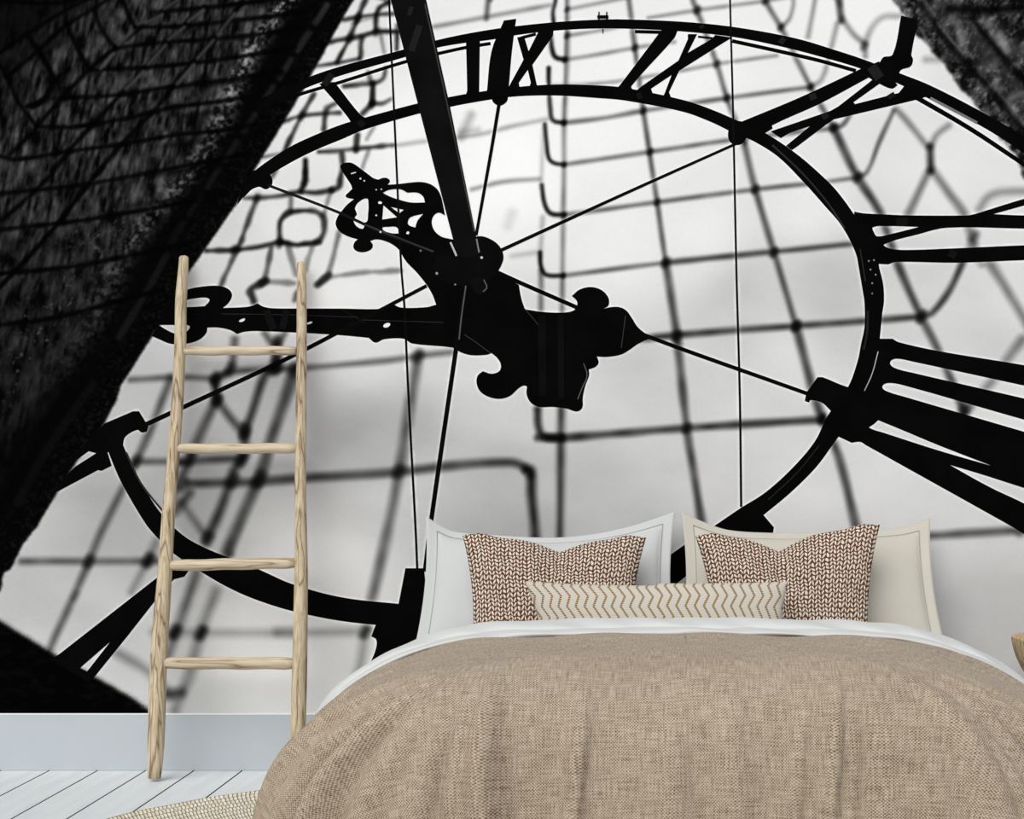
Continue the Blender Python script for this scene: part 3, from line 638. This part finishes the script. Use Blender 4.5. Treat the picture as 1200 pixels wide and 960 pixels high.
RN = [[(42, 148), (83, 149), (142, 140), (208, 125), (250, 120), (300, 112)], [(71, 115), (133, 112), (198, 102), (250, 96), (330, 84)], [(106, 82), (171, 79), (250, 71), (345, 56)], [(135, 56), (188, 50), (250, 46), (350, 34)], [(158, 32), (208, 31), (250, 27), (360, 14)], [(183, 14), (250, 8), (330, -2)],
      [(0, 183), (20, 187), (83, 177), (142, 169), (208, 158), (250, 154), (300, 146)], [(-20, 229), (0, 227), (94, 217), (167, 204), (230, 192), (290, 180)], [(-20, 272), (0, 269), (83, 260), (146, 250), (230, 235)], [(-20, 324), (0, 321), (83, 313), (150, 300), (220, 285)], [(-20, 384), (0, 381), (62, 373), (150, 350), (190, 340)],
      [(12, 181), (42, 150), (71, 116), (100, 86), (135, 56), (188, 15), (210, -4)], [(60, 200), (83, 174), (142, 110), (171, 78), (198, 48), (240, 8)], [(71, 258), (121, 194), (146, 165), (181, 129), (208, 94), (250, 44), (285, 2)], [(0, 260), (44, 221), (83, 178)], [(31, 304), (71, 258), (100, 219), (121, 196)], [(-4, 340), (31, 304)],
      [(-10, 62), (8, 90), (22, 120), (42, 147)], [(44, 56), (58, 82), (71, 104), (72, 114)], [(77, 27), (90, 56), (104, 81)], [(110, 12), (120, 36), (135, 56)], [(144, 0), (150, 16), (158, 32)], [(-6, 66), (31, 40), (77, 12), (104, -2)], [(8, 90), (44, 60), (77, 30), (110, 10), (130, -4)], [(31, 125), (50, 117), (64, 96), (80, 80)], [(31, 40), (44, 58), (60, 88), (56, 112), (38, 126)], [(76, 4), (78, 28)], [(0, 0), (60, 4), (100, -4)]]
for p in RN: soft(p, 4.8, .9, 1.6, 3, ns=10., na=.6)
for p in ([(345, 18), (225, 170), (160, 255), (90, 340)],): soft(p, 3, .0, 2, 3)
for y in (40, 95, 130, 165, 200, 236): soft([(np.interp(y, [0, 300], [300, 110]), y + 6), (np.interp(y, [0, 300], [410, 230]), y - 10)], 6, .55, 2.5, 4)
for p in ([(139, 52), (154, 38)], [(171, 27), (190, 17)], [(193, 10), (208, 0)], [(118, 80), (133, 63)], [(148, 104), (168, 84)], [(174, 75), (194, 53)], [(198, 46), (216, 32)], [(221, 25), (238, 12)], [(208, 98), (227, 76)], [(232, 68), (250, 47)], [(255, 40), (275, 16)]):
    light(p, 3.4, .8, 74)
T = L; L = SKY
L = cover(L, tower, np.clip(T, 3, 255))
# dark ledge, lower left
ledge = [(-210, 600), (0, 727), (56, 762), (112, 793), (150, 814), (176, 832), (184, 845), (-210, 845)]
L = cover(L, ledge, 4 + np.clip((fbm(XX / 10, YY / 6, 3) - .5) * 18, 0, 9), 2)
# stone at the upper right
tr = [(1000, -110), (1047, 0), (1060, 20), (1073, 40), (1100, 67), (1120, 97), (1147, 127), (1163, 153), (1190, 183), (1197, 203), (1230, 240), (1410, 420), (1410, -110)]
S2 = L
across = (XX - 1047) * .82 - YY * .62          # distance from the stone's left edge
veins = fbm(XX / 9 + YY / 22, YY / 13, 4)
L = 14 + np.clip((veins - .40) * 260, 0, 95) * .8 + np.clip((fbm(XX / 3, YY / 3.6, 3) - .52) * 190, 0, 60)
soft([(1108, 0), (1130, 30), (1160, 66), (1200, 112), (1260, 180)], 26, .42, 12, 78)
soft([(1160, 30), (1180, 52), (1200, 62)], 16, .35, 7, 120); soft([(1172, 42), (1178, 60)], 9, .6, 3, 150); soft([(1122, 28), (1126, 48)], 7, .55, 3, 135); soft([(1196, 110), (1182, 118), (1188, 135)], 7, .5, 3, 125); soft([(1168, 98), (1172, 106)], 6, .5, 2.5, 130)
soft([(1062, -10), (1082, 0), (1102, 30), (1130, 64), (1166, 102), (1186, 130), (1240, 200)], 3, .0, 2, 110)
soft([(1098, 26), (1112, 44), (1128, 62)], 1.4, .7, 1.2, 140); soft([(1079, 34), (1088, 52)], 2.4, .6, 1.4, 120); soft([(1082, 0), (1092, 14)], 2, .6, 1.4, 120); soft([(1145, 84), (1162, 100), (1180, 120)], 1.8, .5, 1.5, 110)
soft([(1112, 10), (1150, 12), (1210, 8)], 9, .85, 4, 4); soft([(1138, 20), (1160, 48), (1184, 76), (1215, 104)], 6, .85, 3, 4); soft([(1080, 4), (1092, 24), (1112, 52), (1140, 82), (1170, 118), (1196, 150)], 7, .75, 3, 5); soft([(1110, 66), (1150, 74), (1170, 62)], 8, .45, 4, 8); soft([(1190, 84), (1215, 110)], 6, .8, 3, 4)
T2 = L
L = cover(S2, [(p[0], p[1]) for p in tr], np.clip(T2, 3, 255), 1, 1.1)

# thin bright fringe that the print shows around its dark shapes
mask = np.zeros(XX.shape)
for (nm, lb, loops, g) in SHAPES:
    if nm in ('printed_glint', 'printed_net_glimpse') or g > 60: continue
    xs = [p[0] for p in loops[0]]; ys = [p[1] for p in loops[0]]
    i0, i1 = max(0, np.searchsorted(gx, min(xs)) - 1), np.searchsorted(gx, max(xs)) + 1
    j0, j1 = max(0, np.searchsorted(gy, min(ys)) - 1), np.searchsorted(gy, max(ys)) + 1
    sub = np.zeros((j1 - j0, i1 - i0), bool) if False else None
    Xs, Ys = XX[j0:j1, i0:i1], YY[j0:j1, i0:i1]
    mm = inside(loops[0], Xs, Ys)
    for h in loops[1:]: mm &= ~inside(h, Xs, Ys)
    mask[j0:j1, i0:i1] = np.maximum(mask[j0:j1, i0:i1], mm)
darkness = np.maximum(mask, np.clip((70 - L) / 50, 0, 1) * 0)
tow = np.maximum(inside(tower, XX, YY), inside(ledge, XX, YY)).astype(float)
allm = np.maximum(darkness, tow)
fr = blur(allm, 1, 2)
near = np.clip(fr * 2.2, 0, 1) * (1 - tow) * (L > 60)
L = L + (np.clip(L + 34, 0, 252) - L) * near

L = np.clip(L, 2, 255)

def to_albedo(v):
    v = np.asarray(v) / 255.0
    return np.where(v <= .04045, v / 12.92, ((v + .055) / 1.055) ** 2.4) * .92
def print_mat(name):
    t = NT(name)
    nd = t.n('ShaderNodeVertexColor'); nd.layer_name = 'print'
    t.base(nd.outputs['Color'])
    return t.set(1.0, .0)
M['print'] = print_mat('matte_photo_print')
M['ink'] = {}
def ink(g):
    g = int(round(g))
    if g not in M['ink']:
        t = NT('print_ink_grey_%d' % g)
        a = float(to_albedo(g))
        f = t.noise(t.coord('Object'), 7, 3)
        t.base(t.ramp(f, [(.3, (a * .75, a * .75, a * .75, 1)), (.7, (a * 1.25, a * 1.25, a * 1.25, 1))]))
        M['ink'][g] = t.set(1.0, 0.0)
    return M['ink'][g]

ny, nx = XX.shape
mural = empty('wall_mural', (0, 0, 0))
tag(mural, 'black and white photo mural of a skeleton tower clock covering the wall', 'mural')
me = bpy.data.meshes.new('printed_sheet')
nv = nx * ny
co = np.empty((nv, 3), np.float32)
co[:, 0] = ((XX - PX) / S).ravel(); co[:, 1] = 0.0; co[:, 2] = (HC - (YY - PY) / S).ravel()
ii = np.arange(nv).reshape(ny, nx)
quads = np.stack([ii[1:, :-1], ii[1:, 1:], ii[:-1, 1:], ii[:-1, :-1]], -1).reshape(-1, 4)
me.vertices.add(nv); me.vertices.foreach_set('co', co.ravel())
me.loops.add(quads.size); me.loops.foreach_set('vertex_index', quads.ravel().astype(np.int32))
me.polygons.add(len(quads)); me.polygons.foreach_set('loop_start', np.arange(0, quads.size, 4, dtype=np.int32))
me.update(calc_edges=True)
ca = me.color_attributes.new('print', 'FLOAT_COLOR', 'POINT')
a = to_albedo(L).ravel().astype(np.float32)
ca.data.foreach_set('color', np.stack([a, a, a, np.ones_like(a)], -1).ravel())
me.materials.append(M['print'])
sheet = bpy.data.objects.new('printed_sheet', me); COL.objects.link(sheet); sheet.parent = mural
tag(sheet, 'blurred sky, safety net and dark stone of the print')
# sharp dark shapes of the print, flat on the sheet
glints = {}
for k, (nm, lb, loops, g) in enumerate(SHAPES):
    y = -0.0004 - 0.00003 * k
    vs = [[Vector(((p[0] - PX) / S, HC - (p[1] - PY) / S, 0)) for p in lp] for lp in loops]
    tris = tessellate_polygon(vs)
    flat = [v for lp in vs for v in lp]
    V = [(v.x, y, v.y) for v in flat]
    tris = [t if ((flat[t[1]] - flat[t[0]]).cross(flat[t[2]] - flat[t[0]])).z > 0 else t[::-1] for t in tris]
    if nm in ('printed_glint', 'printed_net_glimpse'):
        e = glints.setdefault((nm, g), [[], []]); off = len(e[0])
        e[0].extend(V); e[1].extend([tuple(i + off for i in t) for t in tris])
        continue
    o = mk(nm, V, tris, ink(g), mural, smooth=False)
    if lb: o['label'] = lb
for nm in ('printed_net_glimpse', 'printed_glint'):
    V, F, mats, mi = [], [], [], []
    for (n2, g), (v, f) in glints.items():
        if n2 != nm: continue
        off = len(V); V += v; F += [tuple(i + off for i in t) for t in f]; mats.append(ink(g)); mi += [len(mats) - 1] * len(f)
    o = mk(nm, V, F, mats[0], mural, smooth=False)
    for m_ in mats[1:]: o.data.materials.append(m_)
    o.data.polygons.foreach_set('material_index', mi)
    tag(o, kind='stuff')

# ------------------------------------------------------------------ ladder leaning on the wall
DB, DT = 0.235, 0.04           # distance of foot and tip from the wall
def lad_d(py): return DT + (DB - DT) * (py - 300) / (914 - 300)
def rail_path(pts):
    dense = []
    ys = [p[1] for p in pts]
    n = 48
    for i in range(n + 1):
        y = ys[0] + (ys[-1] - ys[0]) * i / n
        x = float(np.interp(y, ys, [p[0] for p in pts])); w = float(np.interp(y, ys, [p[2] for p in pts]))
        dense.append((x, y, w))
    xs = np.array([d[0] for d in dense]); ws = np.array([d[2] for d in dense])
    for _ in range(2):
        xs[1:-1] = (xs[:-2] + 2 * xs[1:-1] + xs[2:]) / 4; ws[1:-1] = (ws[:-2] + 2 * ws[1:-1] + ws[2:]) / 4
    path, rad = [], []
    for (x, (_, y, _), w) in zip(xs, dense, ws):
        d = lad_d(y); path.append(at(x, y, d)); rad.append(w / 2 / (S * D / (D - d)))
    # rounded tips
    t0 = (path[0] - path[1]).normalized(); t1 = (path[-1] - path[-2]).normalized()
    path = [path[0] + t0 * rad[0] * .45, path[0] + t0 * rad[0] * .3] + path + [path[-1] + t1 * .004]
    rad = [rad[0] * .35, rad[0] * .75] + rad + [rad[-1] * .72]
    return path, rad
lad = empty('wooden_ladder', (at(265, 914, DB).x, -DB, 0))
tag(lad, 'rustic pale wooden ladder with four rungs leaning on the mural', 'ladder')
railL = [(215.5, 302, 11), (215, 315, 12), (214, 330, 12.6), (211.5, 352, 14), (212, 375, 13.6), (211.5, 401, 14), (210, 430, 13.6), (208.6, 464, 14), (205, 510, 14.5), (202, 550, 14.5), (197.5, 600, 15.5), (193.5, 669, 17), (188, 737, 19.4), (185.2, 786, 20), (183.8, 840, 20.4), (183, 868, 20), (182, 895, 18), (181, 912, 15)]
railR = [(353.2, 309, 10.5), (353.5, 330, 11.5), (353.5, 400, 12.4), (353, 460, 12.6), (352.6, 500, 13), (352, 560, 13.6), (352.3, 600, 14), (353, 669, 16), (352, 740, 17), (351.4, 772, 18), (350, 830, 18), (349, 880, 18), (348.6, 912, 15)]
for r_ in (railL, railR):
    p, r = rail_path(r_)
    vs, fs = tube(p, r, 16)
    rr = random.Random(len(r_))
    o = mk('rail', vs, fs, M['ash'], lad)
for (xl, yl, xr, yr, w) in ((214, 411.5, 347, 411, 10.6), (206, 526, 347, 525.5, 12), (199, 663, 347, 659.5, 13.6), (191, 777.5, 346, 777.5, 14.6)):
    a_, b_ = at(xl, yl, lad_d(yl)), at(xr, yr, lad_d(yr))
    sc = S * D / (D - lad_d(yl)); n = 14
    path = [a_.lerp(b_, i / n) + Vector((0, 0, .0012 * math.sin(i * 1.3))) for i in range(n + 1)]
    rad = [w / 2 / sc * (.82 + .18 * min(1, i / 1.5, (n - i) / 1.0)) for i in range(n + 1)]
    vs, fs = tube(path, rad, 14)
    mk('rung', vs, fs, M['ash_x'], lad)

# ------------------------------------------------------------------ bed
BX = 0.06
bed = empty('bed', (BX, -1.15, 0)); tag(bed, 'wide low bed hidden under the beige bedspread', 'bed')
bm_obj('mattress', box_mesh(BX - .86, BX + .86, -1.92, -.12, .24, .452, .05), M['white_cotton'], bed, True)
bm_obj('bed_base', box_mesh(BX - .82, BX + .82, -1.88, -.10, .07, .235, .015), M['cream_cotton'], bed)
for sx in (-.68, .68):
    for yy in (-1.84, -.2):
        bm_obj('leg', box_mesh(BX + sx - .035, BX + sx + .035, yy - .035, yy + .035, 0.013, .07, .006), M['teak'], bed)

# side profile: outward reach and drop of the cloth
SIDE = [(0, 0), (.14, .012), (.27, .045), (.40, .10), (.52, .185), (.60, .285), (.645, .40), (.665, .50), (.675, .548)]
FOOT = [(0, 0), (.09, .010), (.17, .036), (.24, .085), (.285, .16), (.305, .26), (.32, .38), (.33, .48), (.335, .548)]
def resample(P, n):
    P = np.array(catmull(P, 8)); seg = np.hypot(*np.diff(P, axis=0).T); c = np.concatenate([[0], np.cumsum(seg)])
    t = np.linspace(0, c[-1], n)
    return np.interp(t, c, P[:, 0]), np.interp(t, c, P[:, 1]), t
NR = 90
sr, sd, sl = resample(SIDE, NR); fr_, fd, fl_ = resample(FOOT, NR)
def top_h(x, d):        # height of the cloth's flat crown
    return .578 + .012 * np.clip((d - 1.0) / .8, 0, 1) - .012 * (x / .55) ** 2
Y_H, Y_F, WC = 1.0, 1.80, .53        # head edge, end of the flat crown, half width of the crown
def core(s):     # s 0..1 along the left side, corner, foot, corner, right side -> point, normal
    la, lc, lf = Y_F - Y_H, .75, 2 * WC
    tot = 2 * la + 2 * lc + lf; q = s * tot
    tap = lambda d: WC * (1 - .16 * (d - Y_H) / (Y_F - Y_H))
    wf = tap(Y_F)
    if q < la: d = Y_H + q; return (-tap(d), d, -1.0, 0.0)
    q -= la
    if q < lc: a = q / lc * math.pi / 2; return (-wf, Y_F, -math.cos(a), math.sin(a))
    q -= lc
    if q < lf: t = q / lf; return (-wf + 2 * wf * t, Y_F, 0.0, 1.0)
    q -= lf
    if q < lc: a = q / lc * math.pi / 2; return (wf, Y_F, math.sin(a), math.cos(a))
    q -= lc
    d = Y_F - q; return (tap(d), d, 1.0, 0.0)
NU, NT_ = 520, 60
rw = random.Random(5)
folds = [(rw.uniform(0, 1), rw.uniform(.004, .013), rw.uniform(.011, .030) * rw.choice((1, 1, -1)), rw.uniform(.1, .3)) for _ in range(46)]
def fold_disp(s, k):     # outward push at perimeter s and relative depth k (0 crown .. 1 hem)
    v = 0
    for (c, w, a_, k0) in folds:
        dd = abs(s - c - .02 * (k - .5) * math.sin(c * 40))
        if dd < 3 * w: v += a_ * math.exp(-(dd / w) ** 2) * min(1, max(0, (k - k0) / .35))
    cor = math.exp(-((s - .265) / .05) ** 2) + math.exp(-((s - .735) / .05) ** 2)
    v += cor * .024 * math.sin(s * 210 + 2.2 * k) * min(1, max(0, (k - .2) / .5))
    return v
verts, uvs = [], []
for i in range(NU):
    s = i / (NU - 1)
    cx, cd, n_x, n_d = core(s)
    kx, kd = 0.0, min(cd, Y_F - .30)
    for j in range(NT_):
        q = j / NT_
        x = kx + (cx - kx) * q; d = kd + (cd - kd) * q
        z = top_h(x, d) + .006 * math.sin(x * 9 + d * 5) * math.sin(d * 8 + 1.0) + .004 * math.sin(x * 17 - d * 6)
        verts.append((BX + x, -d, z)); uvs.append((x, d))
    z0 = top_h(cx, cd)
    wx2, wd2 = n_x * n_x, n_d * n_d
    for j in range(NR):
        k = j / (NR - 1)
        drop = sd[j] * wx2 + fd[j] * wd2; arc = sl[j] * wx2 + fl_[j] * wd2
        f = fold_disp(s, k)
        ox = n_x * (sr[j] + f); od = n_d * (fr_[j] + f)
        z = z0 - drop + (.006 * math.sin((cx + ox) * 9 + (cd + od) * 5) * math.sin((cd + od) * 8 + 1.0) + .004 * math.sin((cx + ox) * 17 - (cd + od) * 6)) * (1 - k)
        verts.append((BX + cx + ox, -(cd + od), max(z + f * .3 * (1 - k), .016)))
        uvs.append((cx + n_x * arc, cd + n_d * arc))
spread = mk('bedspread', verts, grid_faces(NU, NT_ + NR), M['linen'], None, True, uvs)
tag(spread, 'beige woven linen bedspread draped over the whole bed', 'bedspread')
sol = spread.modifiers.new('thickness', 'SOLIDIFY'); sol.thickness = .008; sol.offset = -1

# white sheet turned back over the bedspread's head edge
def fold_band(name, prof, mat, parent, wr_amp, seed, wide=0.0, nx_=220):
    rr = random.Random(seed)
    ph = [(rr.uniform(8, 40), rr.uniform(0, 6.3), rr.uniform(.2, 1)) for _ in range(7)]
    xs_side = np.concatenate([-(WC + sr[::-1]), np.linspace(-WC, WC, 60)[1:-1], WC + sr])
    dr_side = np.concatenate([sd[::-1], np.zeros(58), sd])
    sel = dr_side < .50
    xs_side, dr_side = xs_side[sel], dr_side[sel]
    pf = catmull(prof, 4)
    V, U = [], []
    for i, (x, dr) in enumerate(zip(xs_side, dr_side)):
        kk = min(1, dr / .3)
        nrm = Vector((math.copysign(1, x) * min(1, dr / .25) * .8, 0, 1)).normalized() if abs(x) > WC else Vector((0, 0, 1))
        crown = -.012 * (min(abs(x), WC) / .55) ** 2
        thin = 1 - .2 * kk
        for j, (d, h) in enumerate(pf):
            wv = sum(a_ * math.sin(f_ * x + p_ + j * .35) for f_, p_, a_ in ph) * wr_amp
            hh = h * (thin if h > 0 else 1) + wv
            dd = d + .012 * math.sin(3.1 * x + 1) + wv * 2
            p = Vector((BX + x, -dd, .572 + crown - dr)) + nrm * hh
            V.append(p); U.append((x, d))
    return mk(name, V, grid_faces(len(xs_side), len(pf)), mat, parent, True, U)
sh = empty('folded_sheet', (BX, -.8, .5)); tag(sh, 'white cotton sheet turned back over the top edge of the bedspread', 'sheet')
fold_band('turned_back_flap', [(1.085, .011, 1), (1.09, .018), (1.08, .023), (1.03, .026), (.94, .027), (.86, .024), (.80, .0)], M['white_cotton'], sh, .0012, 3)
fold_band('rolled_fold', [(1.000, .013, 1), (1.010, .022), (.995, .034), (.95, .042), (.88, .045), (.83, .037), (.80, .012), (.785, -.03), (.78, -.09)], M['white_cotton'], sh, .0022, 8)

# ------------------------------------------------------------------ pillows and cushions
def cushion(name, mat, tl, tr_, bl, br, thick, top_fn, parent=None, nu=72, nvv=44, tilt_d=(.0, .0), flange=0.0, bulge=2.2, wr=.0, seed=0, uvscale=(1, 1)):
    """cloth cushion between four corner points; top_fn(u) lowers the top edge; front faces the camera"""
    rr = random.Random(seed)
    ph = [(rr.uniform(2, 9), rr.uniform(2, 9), rr.uniform(0, 6.3)) for _ in range(6)]
    V, U = [], []
    nrm = (tr_ - tl).cross(bl - tl).normalized()
    if nrm.y > 0: nrm = -nrm
    for side in (1, -1):
        for i in range(nu):
            u = -1 + 2 * i / (nu - 1)
            for j in range(nvv):
                v = -1 + 2 * j / (nvv - 1)
                a_ = (u + 1) / 2; b_ = (v + 1) / 2
                p = (bl.lerp(br, a_)).lerp(tl.lerp(tr_, a_), b_)
                p = p + Vector((0, 0, -top_fn(u) * b_ ** 2))
                # sides drawn in a little between the corners
                p.x += -math.copysign(1, u) * abs(u) ** 3 * .018 * (1 - v * v)
                fu = max(0, 1 - (abs(u) / (1 - flange * .62)) ** bulge) if flange else max(0, 1 - abs(u) ** bulge)
                fv = max(0, 1 - (abs(v) / (1 - flange)) ** bulge) if flange else max(0, 1 - abs(v) ** bulge)
                t = thick * math.sqrt(fu * fv) + .003
                if wr: t += wr * sum(math.sin(f1 * u + f2 * v + p_) for f1, f2, p_ in ph) / 3 * math.sqrt(fu * fv)
                p = p + nrm * (t * side)
                V.append(p); U.append((a_ * uvscale[0], b_ * uvscale[1]))
    n1 = nu * nvv
    F = grid_faces(nu, nvv)
    F2 = [tuple(n1 + k for k in f[::-1]) for f in F]
    rim = [i * nvv for i in range(nu)] + [(nu - 1) * nvv + j for j in range(1, nvv)] + [i * nvv + nvv - 1 for i in range(nu - 2, -1, -1)] + [j for j in range(nvv - 2, 0, -1)]
    R = [(rim[k], n1 + rim[k], n1 + rim[(k + 1) % len(rim)], rim[(k + 1) % len(rim)]) for k in range(len(rim))]
    o = mk(name, V, F + F2 + R, mat, parent, True, U)
    def surf(u, v, lift=0.002):
        i = min(nu - 1, max(0, round((u + 1) / 2 * (nu - 1)))); j = min(nvv - 1, max(0, round((v + 1) / 2 * (nvv - 1))))
        return V[i * nvv + j] + nrm * lift
    return o, surf
def pillow(name, mat, tl, tr_, bl, br, sag, label, seed):
    root = empty(name, ((bl + br) / 2)); tag(root, label, 'pillow', 'white flanged pillows against the mural')
    FLG = .15
    o, surf = cushion('cover', mat, tl, tr_, bl, br, .065, sag, root, 90, 60, flange=FLG, bulge=2.6, wr=.004, seed=seed)
    uu, vv = 1 - FLG * .62, 1 - FLG
    path = []
    for k in range(24): path.append(surf(-uu, -1 + (vv + 1) * k / 24))
    for k in range(40): path.append(surf(-uu + 2 * uu * k / 40, vv))
    for k in range(25): path.append(surf(uu, vv - (vv + 1) * k / 24))
    vs, fs = tube(path, [.0016] * len(path), 6)
    mk('stitched_seam', vs, fs, M['seam'], root)
    return root
def sm_interp(xs, ys):
    P = catmull(list(zip(xs, ys)), 10)
    return lambda u: float(np.interp(u, [p[0] for p in P], [p[1] for p in P]))
sagL = sm_interp([-1, -.9, -.78, -.5, 0, .35, .65, .85, 1], [0, .030, .056, .070, .084, .074, .048, .022, 0])
sagR = sm_interp([-1, -.82, -.62, -.3, 0, .4, .7, .85, 1], [0, .034, .060, .066, .062, .052, .040, .026, 0])
pillow('pillow', M['pillow_white'], at(499, 605, .10), at(791, 600, .10), at(485, 763, .34), at(792, 763, .34), sagL, 'white flanged pillow on the ladder side of the bed', 1)
pillow('pillow', M['pillow_warm_lit'], at(798, 600, .10), at(1090, 608, .10), at(798, 763, .34), at(1109, 762, .34), sagR, 'white flanged pillow with warm light painted in, on the stool side of the bed', 2)

def chop(depth, c=0.05, w=.28): return lambda u: depth * (.75 * math.exp(-((u - c) / w) ** 2) + .45 * math.exp(-abs((u - c) / (w * .45)))) + depth * .3 * (1 - u * u) - .012 * math.exp(-((abs(u) - .8) / .14) ** 2)
o, _ = cushion('cushion', M['knit'], at(542, 628, .34), at(757, 631, .34), at(553, 768, .54), at(741, 768, .54), .058, chop(.036, .06), None, bulge=2.4, wr=.006, seed=4)
tag(o, 'rust and cream woven cushion leaning on the ladder-side pillow', 'cushion', 'rust and cream woven cushions')
o, _ = cushion('cushion', M['knit'], at(815, 629, .34), at(1031, 616, .34), at(838, 768, .54), at(1018, 766, .54), .058, chop(.048, -.1), None, bulge=2.4, wr=.006, seed=6)
tag(o, 'rust and cream woven cushion leaning on the stool-side pillow', 'cushion', 'rust and cream woven cushions')
o, _ = cushion('lumbar_cushion', M['zigzag'], at(614, 681, .64), at(924, 682, .64), at(636, 779, .72), at(921, 779, .72), .05, lambda u: .014 * (1 - u * u) ** .8 * (1 if u < 0 else .5), None, bulge=2.6, seed=9)
tag(o, 'long narrow cream cushion with ochre zigzag lines', 'cushion')

# ------------------------------------------------------------------ round braided rug
RC, RR = Vector((-.30, -1.60, 0)), 1.56
V, U, F = [], [], []
NA, ring_w, nring = 900, .05, 12
prof = []
for r_i in range(nring):
    for k in range(4): prof.append((RR - (r_i + k / 4) * ring_w, .0015 + .010 * math.sin(math.pi * (k / 4 * .94 + .03)), r_i + k / 4))
prof.append((RR - nring * ring_w, .006, nring)); 
for i in range(NA):
    a_ = 2 * math.pi * i / NA
    for (r, h, v) in prof:
        wob_ = .0035 * math.sin(a_ * 31 + 1.3) if v < 1 else 0
        V.append((RC.x + (r + wob_) * math.cos(a_), RC.y + (r + wob_) * math.sin(a_), h)); U.append((a_ * RR / .017, v * 1.0))
m_ = len(prof)
F = [(f[3], f[2], f[1], f[0]) for f in grid_faces(NA, m_, True)]
V.append((RC.x, RC.y, .006)); U.append((0, 40)); c_ = len(V) - 1
F += [(((i + 1) % NA) * m_ + m_ - 1, i * m_ + m_ - 1, c_) for i in range(NA)]
o = mk('rug', V, F, M['jute'], None, True, U)
tag(o, 'round braided jute rug in cream and olive under the bed', 'rug')

# ------------------------------------------------------------------ turned wooden stool at the right edge
sc0 = at(1186, 748, .35)
st = empty('wooden_stool', (sc0.x + .205, -.35, 0)); tag(st, 'turned wooden stool cut off by the frame beside the bed', 'stool')
hz = sc0.z
lath = [(.0, .012), (.13, .012), (.172, .018), (.180, .05), (.172, .10), (.140, .17), (.098, .235), (.085, .262), (.098, .29), (.135, .345), (.170, hz - .105), (.191, hz - .06), (.203, hz - .018), (.205, hz - .002)]
pr = catmull(lath, 5)
V, F = [], []
n = 56
for i in range(n):
    a_ = 2 * math.pi * i / n
    for (r, z) in pr: V.append((st.location.x + r * math.cos(a_), -.35 + r * math.sin(a_), z))
mk('turned_body', V, grid_faces(n, len(pr), True), M['teak'], st)
sl_ = [(.204, hz - .003, 1), (.203, hz + .004), (.19, hz + .0085), (.15, hz + .010), (0.001, hz + .010)]
pr = catmull(sl_, 5); V = []
for i in range(n):
    a_ = 2 * math.pi * i / n
    for (r, z) in pr: V.append((st.location.x + r * math.cos(a_), -.35 + r * math.sin(a_), z))
mk('seat_top', V, grid_faces(n, len(pr), True), M['teak'], st)
